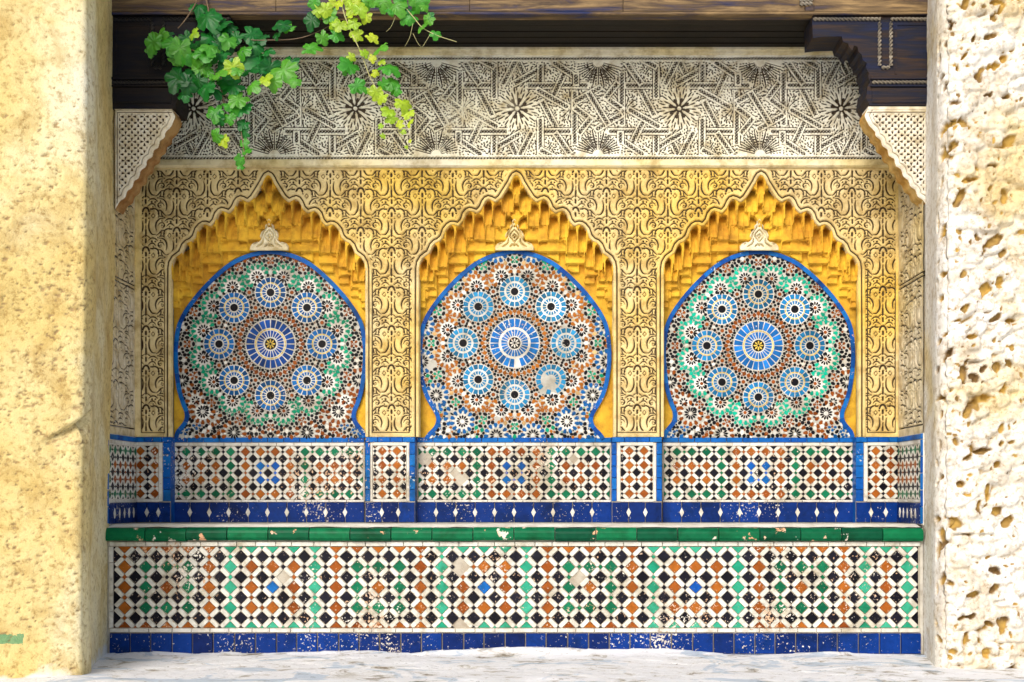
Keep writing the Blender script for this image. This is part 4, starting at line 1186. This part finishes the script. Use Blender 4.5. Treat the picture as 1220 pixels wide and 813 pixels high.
def arabesque_side(X, sgn, label):
    step = 0.9
    L = YB * SB
    xs = np.arange(0, L + .1, step); ys = np.arange(199.5, 521.3, step)
    Xg, Yg = np.meshgrid(xs, ys)
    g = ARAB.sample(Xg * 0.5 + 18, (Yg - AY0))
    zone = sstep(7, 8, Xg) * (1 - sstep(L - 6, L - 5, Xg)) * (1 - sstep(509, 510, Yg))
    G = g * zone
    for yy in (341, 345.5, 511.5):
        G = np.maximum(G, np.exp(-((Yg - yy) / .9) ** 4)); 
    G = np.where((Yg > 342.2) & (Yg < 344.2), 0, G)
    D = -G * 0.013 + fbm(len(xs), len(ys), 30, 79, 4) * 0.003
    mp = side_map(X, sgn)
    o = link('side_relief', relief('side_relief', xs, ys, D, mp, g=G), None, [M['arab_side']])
    tag(o, label, 'carved wall', 'carved side walls of the recess')
arabesque_side(XL, 1, 'shadowed carved plaster on the left side wall of the recess')
arabesque_side(XR, -1, 'pale sunlit carved plaster on the right side wall of the recess')

# ------------------------------------------------------------------ frieze
def frieze_raster():
    """one repeat of the strapwork, 193 x 126; value 1 = cut away. Half of it is drawn, the rest is its half turn"""
    PW = 193.0
    r = Ras(PW, 126, 4, (True, False)); rr = random.Random(3)
    gx = np.arange(r.nx) / 4; gy = np.arange(r.ny) / 4 - 63
    XX, YY = np.meshgrid(gx, gy)
    def wrapx(dx): return (dx + PW / 2) % PW - PW / 2
    def line(pts, w_, taper=False, soft=.42):
        for s_ in (1, -1): r.line([((s_ * x) % PW if False else s_ * x + (PW if s_ < 0 else 0), s_ * y + 63) for x, y in pts], w_, taper, soft)
    CEN = [(0, 0), (64, 0), (-64, 0), (129, 0), (96.5, -53), (96.5, 56), (-96.5, -56), (-96.5, 53), (31, -60), (-31, 60), (162, 60), (193, 0)]
    pts = []
    grid = {}
    for _ in range(16000):
        x, y = rr.uniform(0, 97), rr.uniform(-59, 59); k = (int(x / 3), int(y // 3))
        if any((x - a_) ** 2 + (y - b_) ** 2 < 2.7 ** 2 for i in (-1, 0, 1) for j in (-1, 0, 1) for a_, b_ in grid.get((k[0] + i, k[1] + j), ())): continue
        if x * x + y * y < 25 ** 2 or (x - 64) ** 2 + y * y < 13 ** 2 or (x - 96.5) ** 2 + (y + 53) ** 2 < 28 ** 2 or (x - 96.5) ** 2 + (y - 56) ** 2 < 28 ** 2: continue
        grid.setdefault(k, []).append((x, y)); pts.append((x, y))
    for x, y in pts:
        cx, cy = min(CEN, key=lambda c: (c[0] - x) ** 2 + (c[1] - y) ** 2)
        a_ = math.atan2(y - cy, x - cx) + rr.choice((0, 0, .7, -.7)); l = rr.choice((.1, .7, 1.1))
        line([(x - l * math.cos(a_), y - l * math.sin(a_)), (x + l * math.cos(a_), y + l * math.sin(a_))], 1.7 if l < .5 else 1.4)
    # star with eight long slots, ringed by darts
    for k in range(8):
        a_ = math.radians(14 + 45 * k); c, s_ = math.cos(a_), math.sin(a_)
        r.line([(3.6 * c + PW * 0, 3.6 * s_ + 63), (11.5 * c, 11.5 * s_ + 63)], 2.7, soft=.45)
    for k in range(16):
        a_ = math.radians(14 + 22.5 * (k + .5)); c, s_ = math.cos(a_), math.sin(a_)
        r.line([(8.5 * c, 8.5 * s_ + 63), (15.5 * c, 15.5 * s_ + 63)], 1.1, True, .42)
        for q0, q1, o, w_ in ((14, 19.5, .0, 1.7), (17.5, 24.5, .196, 1.5), (21.5, 24.5, -.07, 1.2)):
            r.line([(q0 * math.cos(a_ + o), q0 * math.sin(a_ + o) + 63), (q1 * math.cos(a_ + o), q1 * math.sin(a_ + o) + 63)], w_, True, .42)
    for k in range(12):     # nodes
        a_ = math.radians(15 + 30 * k)
        for q0, q1, w_, o in ((2.2, 7, 1.1, 0), (8, 12.5, 1.8, 0), (8.5, 11, 1.0, .26)):
            line([(64 + q0 * math.cos(a_ + o), q0 * math.sin(a_ + o)), (64 + q1 * math.cos(a_ + o), q1 * math.sin(a_ + o))], w_, True)
    for cy, sg in ((-53, 1), (56, -1)):      # fans
        for k in range(-5, 6):
            a_ = math.radians(90 * sg + 15 * k); 
            line([(96.5 + 7 * math.cos(a_), cy + 7 * math.sin(a_)), (96.5 + 26 * math.cos(a_), cy + 26 * math.sin(a_))], 1.0)
            b_ = a_ + math.radians(7.5)
            for q in (13, 16.5, 20, 23.5): r_q = .8 + q * .03; line([(96.5 + q * math.cos(b_), cy + q * math.sin(b_)), (96.5 + (q + .6) * math.cos(b_), cy + (q + .6) * math.sin(b_))], r_q)
    def band(p, q):
        for s_ in (1, -1):
            x0, y0, x1, y1 = s_ * p[0], s_ * p[1], s_ * q[0], s_ * q[1]; L = math.hypot(x1 - x0, y1 - y0); tx, ty = (x1 - x0) / L, (y1 - y0) / L; nx, ny = -ty, tx; L += 6.5
            mx, my = (x0 + x1) / 2, (y0 + y1) / 2
            dx = wrapx(XX - mx); dy = YY - my
            if L > 150: dx = XX - mx
            u = dx * tx + dy * ty; v = dx * nx + dy * ny
            m = (np.abs(u) < L / 2 + 1.0) & (np.abs(v) < 3.9); r.a[m] = 0
            m5 = (np.abs(u) < L / 2 + .6) & (np.abs(np.abs(v) - 4.5) < .55); r.a[m5] = np.maximum(r.a[m5], .45)
            ins = np.clip((L / 2 - .4 - np.abs(u)) / .5, 0, 1) * np.clip((2.5 - np.abs(v)) / .45, 0, 1)
            ph = (u / 3.7 * math.pi)
            chain = np.minimum(np.abs(v - 1.9 * np.sin(ph)), np.abs(v + 1.9 * np.sin(ph)))
            dark = ins * sstep(.18, .55, chain)
            r.a[:] = np.maximum(r.a, dark * m)
    for p, q in (((0, -57), (7, -43)), ((27.5, -48), (-1, -31)), ((27.5, -50), (27.5, -34)), ((15, -27.5), (42, -27.5)), ((52, -27.5), (81, -27.5)), ((55, -40), (43.5, -16)), ((45, -54), (70, -37)), ((70, -38), (70, -31)),
                 ((68.5, -17), (68.5, 40)), ((26, -21), (58, -2.5)), ((31, -6), (46, 22)), ((71, -9), (97, -24)), ((86, -17), (107, 17)), ((31, 27.5), (61, 27.5)), ((27.5, 15), (27.5, 52)), ((47, 32), (61, 52)), ((2, 57), (16, 31)), ((71, 1), (86, 12)), ((86, 14), (75, 28)), ((30, 51), (41, 57))): band(p, q)
    # the two edge bands
    for y0 in (-59.4, 59.4):
        v = YY - y0; m = np.abs(v) < 3.4; r.a[m] = 0
        ph = XX * (52 * math.pi / PW); chain = np.minimum(np.abs(v - 1.7 * np.sin(ph)), np.abs(v + 1.7 * np.sin(ph)))
        r.a[:] = np.maximum(r.a, np.clip((2.0 - np.abs(v)) / .45, 0, 1) * sstep(.25, .65, chain) * m)
    return r
FR = frieze_raster()
def frieze():
    root = empty('carved_frieze', (WX(613, YB), YB, WZ(190, YB)), 'wide pale frieze of interlaced geometric carving under the dark soffit', 'frieze')
    step = 0.62
    xs = np.arange(161.5, 1072.5, step); ys = np.arange(65.6, 191.2, step)
    X, Y = np.meshgrid(xs, ys)
    P_ = 193.0
    wob = fbm(len(xs), len(ys), 40, 87, 2) * 0.45
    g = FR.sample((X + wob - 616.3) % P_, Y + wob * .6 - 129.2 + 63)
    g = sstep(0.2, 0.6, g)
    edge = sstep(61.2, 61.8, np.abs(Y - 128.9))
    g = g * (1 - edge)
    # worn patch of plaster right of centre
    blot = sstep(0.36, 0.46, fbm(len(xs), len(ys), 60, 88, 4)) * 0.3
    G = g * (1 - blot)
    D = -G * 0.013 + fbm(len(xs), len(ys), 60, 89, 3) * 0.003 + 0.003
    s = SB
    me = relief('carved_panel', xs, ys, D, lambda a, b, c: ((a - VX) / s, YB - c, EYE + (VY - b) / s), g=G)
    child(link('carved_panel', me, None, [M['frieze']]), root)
    mp = front(YB)
    def mould(name, y0, y1, prof):
        xs_ = np.linspace(161, 1073, 160); V = []; n = len(prof)
        for k, x in enumerate(xs_):
            wv = random.uniform(-.25, .25)
            for (t, dd) in prof: V.append(mp(x, y0 + (y1 - y0) * t + wv * (0 < t < 1), dd + random.uniform(-.0006, .0006)))
        F = [(k * n + i, k * n + i + 1, (k + 1) * n + i + 1, (k + 1) * n + i) for k in range(len(xs_) - 1) for i in range(n - 1)]
        child(link(name, mesh_from(name, V, faces=F), None, [M['trim']]), root)
    mould('top_moulding', 57.5, 66.2, [(0, 0), (0, .03), (.45, .032), (.5, .02), (.85, .018), (1, .010), (1, -.01)])
    mould('bottom_moulding', 190.6, 200.3, [(0, -.01), (0, .012), (.12, .020), (.8, .022), (1, .012), (1, -.01)])
frieze()

# ------------------------------------------------------------------ corbels
CORB = [(137, 131), (207, 131), (210.5, 139), (208, 146), (205, 152), (199, 158), (197.5, 164), (192, 168.5), (190, 175.5), (184.5, 179.5), (182.5, 187), (176.5, 191), (174.5, 199), (168.5, 203.5), (166, 212), (160.5, 216), (157.5, 224), (152, 228), (149, 236), (143, 240), (137, 250)]
def corbel(side, label, x0, x1):
    # side +1: left corbel as measured, -1: its mirror on the right
    a0, a1 = 137.0, 207.0
    f = (x1 - x0) / (a1 - a0)
    def TX(x): return x0 + (x - a0) * f
    pl = [(TX(x), y - (1.5 if side < 0 else 0)) for x, y in CORB]
    sm = [pl[0], pl[1]] + spline(pl[1:], 4)[1:]
    mp = front(YF)
    root = empty('corbel', (WX((x0 + x1) / 2, 0), 0, WZ(250, 0)), label, 'corbel', 'pierced plaster corbels at the recess corners')
    n = len(sm); DEP = 0.12
    V = [mp(x, y, -0.003) for x, y in sm] + [mp(x, y, -DEP) for x, y in sm]
    F = [(i, i + 1, n + i + 1, n + i) for i in range(1, n - 1)] + [(n - 1, 0, n, 2 * n - 1)] + [tuple(range(n, 2 * n))]
    child(link('scalloped_side', mesh_from('scalloped_side', V, faces=F), None, [M['corbel_side'] if side < 0 else M['corbel_side_shaded']]), root)
    child(link('top_slab', box_me('top_slab', min(WX(x0, 0), WX(x1, 0)), max(WX(x0, 0), WX(x1, 0)), -0.006, DEP, WZ(131, 0), WZ(127.5, 0)), None, [M['corbel']]), root)
    # face relief with pierced lattice
    step = .55; xa, xb = min(p[0] for p in sm), max(p[0] for p in sm)
    xs = np.arange(xa, xb + step, step); ys = np.arange(130, 251, step); X, Y = np.meshgrid(xs, ys)
    sd = sdf_poly(X, Y, sm)
    g = np.zeros_like(X); p = 11.6
    inner = sstep(11.5, 12.2, sd)
    cx_ = X - TX(142); cy_ = Y - 139
    inner = inner * 1.0
    p = 15.0
    for ox, oy in ((0, 0), (p / 2, p / 2)):
        u = (cx_ - ox + p / 2) % p - p / 2; v = (cy_ - oy + p / 2) % p - p / 2
        r_ = np.hypot(u, v); th = np.arctan2(v, u)
        pet = np.exp(-((r_ - 3.1) / 2.1) ** 4) * sstep(0.0, .45, np.cos(4 * th))
        g = np.maximum(g, pet)
    rim = sd
    # keep the outer border plain on the straight sides too
    pier_in = sstep(4.5, 5, np.minimum(np.abs(X - TX(137)), 99)) * sstep(135.8, 136.4, Y)
    diag = sstep(8.0, 8.6, sd_diag(X, Y, sm))
    g = g * pier_in * diag
    l1 = np.exp(-((np.minimum(np.minimum(np.abs(X - TX(137)), Y - 131.5), 99) - 2.6) / .6) ** 4) * (sd > 1.5)
    l2 = np.exp(-((sd_diag(X, Y, sm) - 5.6) / .6) ** 4) * (sd > 1.5) * 0.8
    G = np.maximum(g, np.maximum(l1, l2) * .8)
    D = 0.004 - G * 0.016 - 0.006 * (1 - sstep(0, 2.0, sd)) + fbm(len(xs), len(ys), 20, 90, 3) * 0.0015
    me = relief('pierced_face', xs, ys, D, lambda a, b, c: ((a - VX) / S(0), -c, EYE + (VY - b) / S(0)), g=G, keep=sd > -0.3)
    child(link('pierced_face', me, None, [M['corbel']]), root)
def sd_diag(X, Y, sm):
    P_ = sm[1:]
    best = np.full(X.shape, 1e9)
    for a, b in zip(P_, P_[1:]):
        ex, ey = b[0] - a[0], b[1] - a[1]; l2 = ex * ex + ey * ey + 1e-9
        t = np.clip(((X - a[0]) * ex + (Y - a[1]) * ey) / l2, 0, 1)
        best = np.minimum(best, np.hypot(X - a[0] - t * ex, Y - a[1] - t * ey))
    return best
corbel(1, 'shaded pierced plaster corbel in the upper left corner beneath the dark wood bracket', 137, 205)
corbel(-1, 'bright pierced plaster corbel in the upper right corner against the rubble wall', 1106, 1034)

# ------------------------------------------------------------------ timber: lintel, soffit, brackets
def rope(name, p0, p1, rad, root, pitch=0.04, m=None):
    p0, p1 = Vector(p0), Vector(p1); L = (p1 - p0).length; t = (p1 - p0).normalized()
    n = Vector((0, -1, 0)); b = t.cross(n)
    V = []; F = []; N_ = max(8, int(L / pitch * 10)); K = 6
    for st in range(2):
        base = len(V)
        for i in range(N_ + 1):
            a = 2 * math.pi * (i / N_ * L / pitch) + math.pi * st
            c = p0 + t * (L * i / N_) + (n * math.cos(a) + b * math.sin(a)) * rad * 0.5
            for k in range(K):
                u = 2 * math.pi * k / K; q = c + (n * math.cos(u) + b * math.sin(u)) * rad * 0.55
                V.append(tuple(q))
        for i in range(N_):
            for k in range(K):
                F.append((base + i * K + k, base + i * K + (k + 1) % K, base + (i + 1) * K + (k + 1) % K, base + (i + 1) * K + k))
    child(link(name, mesh_from(name, V, faces=F), None, [m or M['rope']]), root)

def lintel():
    root = empty('timber_lintel', (WX(613, 0), 0, Z_SOF), 'long weathered brown and blue timber lintel across the top of the recess', 'lintel')
    # front face: boards with slightly different set
    xs_ = [133, 330, 560, 742, 958, 968, 1108]
    for k in range(len(xs_) - 1):
        if k == 4: continue
        a, b = WX(xs_[k], 0) + .001, WX(xs_[k + 1], 0) - .001
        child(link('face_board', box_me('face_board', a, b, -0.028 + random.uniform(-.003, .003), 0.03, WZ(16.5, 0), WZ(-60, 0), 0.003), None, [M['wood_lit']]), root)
    child(link('carved_block', box_me('carved_block', WX(958, 0), WX(968, 0), -0.034, 0.03, WZ(16.5, 0), WZ(-60, 0), 0.002), None, [M['wood_lit']]), root)
    rope('knot_moulding', (WX(951, 0), -0.036, WZ(4, 0)), (WX(966, 0), -0.036, WZ(4, 0)), 0.010, root, 0.04)
    rope('knot_moulding', (WX(951, 0), -0.036, WZ(8, 0)), (WX(966, 0), -0.036, WZ(8, 0)), 0.010, root, 0.04)
    child(link('lower_fillet', box_me('lower_fillet', WX(133, 0), WX(1108, 0), -0.034, 0.045, WZ(20.5, 0), WZ(16.8, 0), 0.003), None, [M['wood_lit']]), root)
    return root
lintel()
sof = empty('soffit', (WX(613, 0), 0.25, Z_SOF), 'nearly black boarded soffit between the lintel and the carved frieze', 'ceiling')
for k in range(6):
    y0 = 0.046 + k * 0.083
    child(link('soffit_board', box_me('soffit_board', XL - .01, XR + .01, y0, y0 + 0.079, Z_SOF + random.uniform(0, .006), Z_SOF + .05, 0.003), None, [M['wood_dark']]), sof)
child(link('soffit_backing', box_me('soffit_backing', XL - .02, XR + .02, 0.046, YN + .01, Z_SOF + .051, 3.42), None, [M['wood_dark']]), sof)

def bracket(side, label):
    mp = front(YF)
    if side > 0:  # right one as measured
        outl = [(967, 21), (1108, 21), (1110, 126.5), (1036, 126.5), (1031, 118), (1033, 104), (1036.5, 99), (1034, 94), (1034.5, 88), (1031, 82), (1032, 76), (1027.5, 73), (1026, 66), (1022.5, 63.5), (1021, 57), (1017, 55.5), (1015, 61), (1011, 57), (1010, 53), (1004, 51), (1002, 44.5), (980, 45), (968, 46.5)]
        MX = lambda x: x
    else:
        base = [(967, 21), (1108, 21), (1110, 130.5), (1034, 130.5), (1031, 118), (1033, 104), (1036.5, 99), (1034, 94), (1034.5, 88), (1031, 82), (1032, 76), (1027.5, 73), (1026, 66), (1022.5, 63.5), (1021, 57), (1017, 55.5), (1015, 61), (1011, 57), (1010, 53), (1004, 51), (1002, 44.5), (980, 45), (968, 46.5)]
        MX = lambda x: 208 + (1035 - x) * 0.99
        outl = [(MX(x), y) for x, y in base]
    root = empty('wood_bracket', (mp(sum(p[0] for p in outl) / len(outl), 126, 0)[0], 0, WZ(126, 0)), label, 'bracket', 'carved wooden brackets under the lintel')
    n = len(outl); DEP = 0.20
    import bmesh
    bm = bmesh.new()
    vs = [bm.verts.new(mp(x, y, 0.012)) for x, y in outl]
    f = bm.faces.new(vs)
    ex = bmesh.ops.extrude_face_region(bm, geom=[f])
    for v in ex['geom']:
        if isinstance(v, bmesh.types.BMVert): v.co.y += DEP + .012
    bmesh.ops.triangulate(bm, faces=[q for q in bm.faces if len(q.verts) > 4])
    bmesh.ops.recalc_face_normals(bm, faces=bm.faces)
    me = bpy.data.meshes.new('bracket_body'); bm.to_mesh(me); bm.free()
    WM, RM = (M['wood'], M['rope']) if side > 0 else (M['wood_shaded'], M['rope_shaded'])
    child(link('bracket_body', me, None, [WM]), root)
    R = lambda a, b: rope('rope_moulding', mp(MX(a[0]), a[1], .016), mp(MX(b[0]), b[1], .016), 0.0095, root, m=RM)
    R((968, 24.5), (1048, 24.5)); R((1060, 24.5), (1107, 24.5)); R((1047, 28), (1047, 80)); R((1060.5, 28), (1060.5, 80)); R((1049, 82), (1059, 82)); R((1038, 99.5), (1111, 99.5))
    def bar(name, x0, y0, x1, y1, d):
        a, b = sorted((MX(x0), MX(x1)))
        child(link(name, box_me(name, WX(a, 0), WX(b, 0), -0.012 - d, 0.0, WZ(y1, 0), WZ(y0, 0), 0.002), None, [WM]), root)
    bar('bead', 1036, 93.5, 1111, 96.5, 0.013); bar('bead', 1036, 102.6, 1112, 105, 0.012); bar('bead', 967, 18.0, 1108, 20.6, 0.02)
    bar('panel_frame', 1065, 30, 1068, 90, 0.004); bar('panel_frame', 1068.2, 30, 1105, 32, 0.004); bar('panel_frame', 1103, 32.2, 1105.5, 90, 0.004)
    bar('foot_board', 1038, 106, 1106, 124, 0.005)
bracket(1, 'blue and brown wooden bracket with rope moulding and toothed arch, top right')
bracket(-1, 'wooden bracket with shade in its colour, partly hidden by vine leaves, top left')

# ------------------------------------------------------------------ vines
def leaf_mesh(name, lobes, m, seed, curl=.25, fold=.2):
    r = random.Random(seed)
    pts = []
    N_ = 44
    for k in range(N_):
        a = 2 * math.pi * k / N_
        # distance profile of a lobed leaf, stalk at angle -90 degrees
        b = a - math.pi / 2
        rad = 0.76 + 0.22 * abs(math.cos(lobes * b / 2)) ** 1.2 + 0.05 * math.cos(k * 2.7) + r.uniform(-.04, .04)
        ang = a
        dd = abs((a - 1.5 * math.pi + math.pi) % (2 * math.pi) - math.pi)
        if dd < 0.5: rad *= 0.45 + dd
        if abs((a - math.pi / 2)) < .5: rad *= 1.12
        pts.append((rad * math.cos(ang), rad * math.sin(ang)))
    V = []; rings = (0.0, 0.35, 0.7, 1.0)
    def h(x, y): return -curl * (x * x + y * y) + fold * abs(x) + 0.06 * math.sin(5 * x + seed) * math.cos(4 * y)
    V.append((0, 0, 0.0))
    for q in rings[1:]:
        for x, y in pts:
            V.append((x * q, y * q, h(x * q, y * q) + .05 * math.sin(9 * math.atan2(y, x)) * q))
    F = [(0, 1 + k, 1 + (k + 1) % N_) for k in range(N_)]
    for j in range(2):
        o = 1 + j * N_
        for k in range(N_):
            F.append((o + k, o + N_ + k, o + N_ + (k + 1) % N_, o + (k + 1) % N_))
    me = mesh_from(name, V, faces=F, smooth=True); me.materials.append(m); return me
LV = {c: [leaf_mesh('leaf', 5, M[c], s_, .25 + .1 * (s_ % 3), .15 + .1 * (s_ % 2)) for s_ in range(4)] for c in ('leaf_dark', 'leaf_mid', 'leaf_lime')}
def tube(name, pts, rad, root, m):
    P_ = [Vector(p) for p in spline([tuple(p) for p in pts], 5)] if len(pts) > 2 else [Vector(p) for p in pts]
    V = []; F = []; K = 5; n = len(P_)
    for i, p in enumerate(P_):
        t = (P_[min(n - 1, i + 1)] - P_[max(0, i - 1)]).normalized(); a = t.cross(Vector((0, 1, 0.13))).normalized(); b = t.cross(a)
        r_ = rad * (1 - .5 * i / n)
        for k in range(K):
            u = 2 * math.pi * k / K; V.append(tuple(p + (a * math.cos(u) + b * math.sin(u)) * r_))
    for i in range(n - 1):
        for k in range(K): F.append((i * K + k, i * K + (k + 1) % K, (i + 1) * K + (k + 1) % K, (i + 1) * K + k))
    return child(link(name, mesh_from(name, V, faces=F, smooth=True), None, [m]), root)
def pt(x, y, Y): return (WX(x, Y), Y, WZ(y, Y))
def vine(label, stems, leaves, Y0, loc):
    root = empty('vine', pt(*loc, Y0), label, 'vine')
    for pts, rad, m in stems: tube('stem' if m == 'stem' else 'tendril', [pt(x, y, Y0 + dy) for x, y, dy in pts], rad, root, M[m])
    for (x, y, size, c, dy) in leaves:
        me = random.choice(LV[c]); o = bpy.data.objects.new('leaf', me); COL.objects.link(o)
        Y = Y0 + dy; o.parent = root; o.location = Vector(pt(x, y, Y)) - root.location
        s = size / 2 / S(Y) * random.uniform(1.15, 1.45)
        o.scale = (s * random.uniform(.85, 1.1), s * random.uniform(.85, 1.1), s)
        # leaf normal tips towards the viewer and upward, tip hangs down
        o.rotation_euler = (math.radians(90 + random.uniform(-50, 15)), math.radians(random.uniform(-35, 35)), math.radians(random.uniform(-25, 25)))
        o.rotation_euler.rotate_axis('Z', math.radians(180 + random.uniform(-65, 65)))
D_, M_, Y_ = 'leaf_dark', 'leaf_mid', 'leaf_lime'
vine('dense dark green vine spray hanging over the top left wooden bracket',
     [([(243, -30, .1), (235, 0, .05), (222, 22, 0), (212, 34, 0)], .0045, 'stem'), ([(240, -30, .1), (250, 20, .04), (262, 70, .02), (266, 120, 0), (285, 150, 0), (292, 190, 0)], .005, 'stem'), ([(250, 20, .06), (290, 45, .04), (320, 48, .04), (360, 45, .05), (395, 30, .05)], .003, 'stem'), ([(262, 70, .02), (230, 60, 0), (195, 50, 0)], .004, 'stem')],
     [(247, 20, 28, D_, .02), (237, 8, 20, D_, .05), (262, 28, 22, D_, .04), (272, 32, 22, D_, .05), (190, 44, 20, M_, 0), (183, 50, 18, M_, -.02), (180, 60, 14, M_, 0), (198, 42, 16, D_, .02),
      (207, 52, 20, M_, -.03), (215, 58, 24, M_, -.04), (222, 66, 22, M_, -.03), (210, 70, 16, M_, -.01), (230, 40, 14, Y_, -.05), (234, 70, 20, M_, -.05), (244, 62, 22, M_, -.06), (250, 56, 18, M_, -.07), (240, 79, 22, M_, -.03),
      (213, 92, 26, D_, -.02), (224, 100, 24, D_, -.03), (236, 96, 22, D_, -.04), (246, 104, 26, D_, -.05), (256, 108, 20, D_, -.02), (220, 112, 18, D_, -.01), (252, 46, 24, D_, .03), (262, 52, 24, D_, .02), (272, 48, 20, M_, 0), (282, 45, 18, D_, .03),
      (290, 60, 20, M_, .02), (298, 68, 20, D_, .03), (300, 42, 24, D_, .05), (310, 46, 18, D_, .05), (260, 88, 18, M_, -.07), (256, 92, 14, M_, -.05), (270, 82, 24, D_, 0), (278, 80, 18, Y_, -.06), (283, 84, 16, M_, -.07), (296, 84, 22, D_, .03), (310, 74, 26, D_, .05),
      (322, 80, 24, D_, .05), (278, 102, 24, D_, 0), (284, 118, 24, M_, -.02), (276, 126, 20, M_, -.02), (290, 128, 18, D_, 0), (300, 102, 18, M_, -.05), (316, 94, 18, Y_, -.05), (326, 97, 18, M_, -.04), (338, 84, 26, M_, .01), (345, 76, 22, D_, .03), (352, 96, 14, M_, -.03),
      (256, 134, 20, M_, -.04), (260, 142, 14, D_, -.04), (273, 140, 14, M_, -.04), (290, 148, 14, D_, 0), (292, 158, 12, D_, 0), (258, 162, 17, M_, -.05), (266, 167, 14, Y_, -.05), (291, 170, 12, M_, 0), (295, 179, 12, M_, 0), (286, 190, 11, M_, 0), (288, 198, 9, M_, 0),
      (338, 30, 17, D_, .04), (345, 33, 12, M_, .04), (330, 42, 13, D_, .04), (372, 24, 18, D_, .02), (370, 58, 24, M_, .02), (384, 45, 16, M_, .01), (262, 66, 20, D_, 0), (268, 96, 18, D_, 0), (205, 62, 14, M_, 0), (228, 88, 18, D_, 0), (246, 84, 16, M_, -.03), (236, 54, 18, D_, .02), (222, 46, 16, D_, .02), (305, 56, 18, D_, .04), (318, 62, 16, D_, .05)], -0.12, (243, -30))
vine('yellow-green vine shoot trailing down over the pale frieze',
     [([(405, -30, 0), (408, 8, 0), (415, 30, 0), (424, 50, 0), (430, 63, .01), (440, 90, .02), (452, 112, .02), (470, 145, .03), (480, 170, .03)], .0038, 'tendril')],
     [(374, 3, 14, M_, 0), (380, 12, 14, Y_, 0), (388, 12, 16, Y_, -.01), (392, 18, 16, M_, .01), (395, 3, 12, Y_, 0), (404, 4, 14, Y_, 0), (415, 3, 12, Y_, 0), (420, 10, 15, Y_, 0), (429, 11, 17, Y_, -.01), (436, 20, 14, Y_, 0), (419, 17, 12, Y_, 0), (405, 29, 16, Y_, -.01), (398, 29, 12, Y_, 0), (422, 28, 15, Y_, -.01), (426, 3, 12, Y_, 0),
      (400, 42, 16, M_, .01), (426, 42, 14, Y_, 0), (443, 45, 13, Y_, 0), (452, 58, 20, M_, -.01), (434, 63, 11, Y_, 0), (418, 68, 9, Y_, 0), (416, 77, 22, M_, -.01), (412, 80, 14, M_, 0), (444, 69, 9, Y_, 0), (454, 73, 9, Y_, 0), (464, 80, 20, M_, -.01), (446, 87, 10, Y_, 0), (425, 102, 17, M_, 0), (432, 106, 11, M_, 0), (466, 99, 18, M_, 0), (472, 107, 13, M_, 0), (456, 100, 12, M_, 0),
      (448, 110, 18, Y_, 0), (455, 116, 14, Y_, 0), (442, 108, 10, Y_, 0), (481, 123, 18, Y_, -.01), (462, 132, 15, Y_, 0), (467, 141, 14, Y_, 0), (486, 135, 14, Y_, 0), (488, 145, 12, Y_, 0), (477, 148, 10, Y_, 0), (480, 157, 8, Y_, 0), (454, 150, 6, Y_, 0), (456, 162, 6, Y_, 0), (488, 168, 5, Y_, 0), (484, 175, 5, Y_, 0)], -0.14, (405, -30))
vine('thin green vine tendril reaching right across the dark soffit',
     [([(440, -30, 0), (470, -5, 0), (492, 20, 0), (502, 32, 0), (515, 40, 0), (528, 45, 0), (544, 50, 0)], .003, 'tendril'), ([(492, 28, 0), (488, 45, 0), (482, 56, 0)], .0012, 'tendril'), ([(492, 40, 0), (498, 52, 0), (502, 56, 0)], .0012, 'tendril'), ([(512, 42, 0), (506, 52, 0), (502, 58, 0)], .0012, 'tendril'), ([(471, 20, 0), (466, 32, 0), (460, 38, 0)], .0012, 'tendril')],
     [(446, 3, 18, M_, 0), (456, 2, 18, M_, 0), (472, 7, 22, M_, -.01), (478, 2, 16, M_, 0), (466, 12, 14, M_, 0), (500, 2, 18, M_, 0), (494, -3, 16, M_, 0), (505, 8, 12, M_, 0), (488, 21, 16, M_, 0), (511, 23, 14, M_, 0), (504, 32, 14, M_, 0), (519, 40, 12, M_, 0), (512, 20, 10, D_, 0), (484, 12, 10, D_, 0), (436, 4, 12, M_, 0)], -0.12, (440, -30))
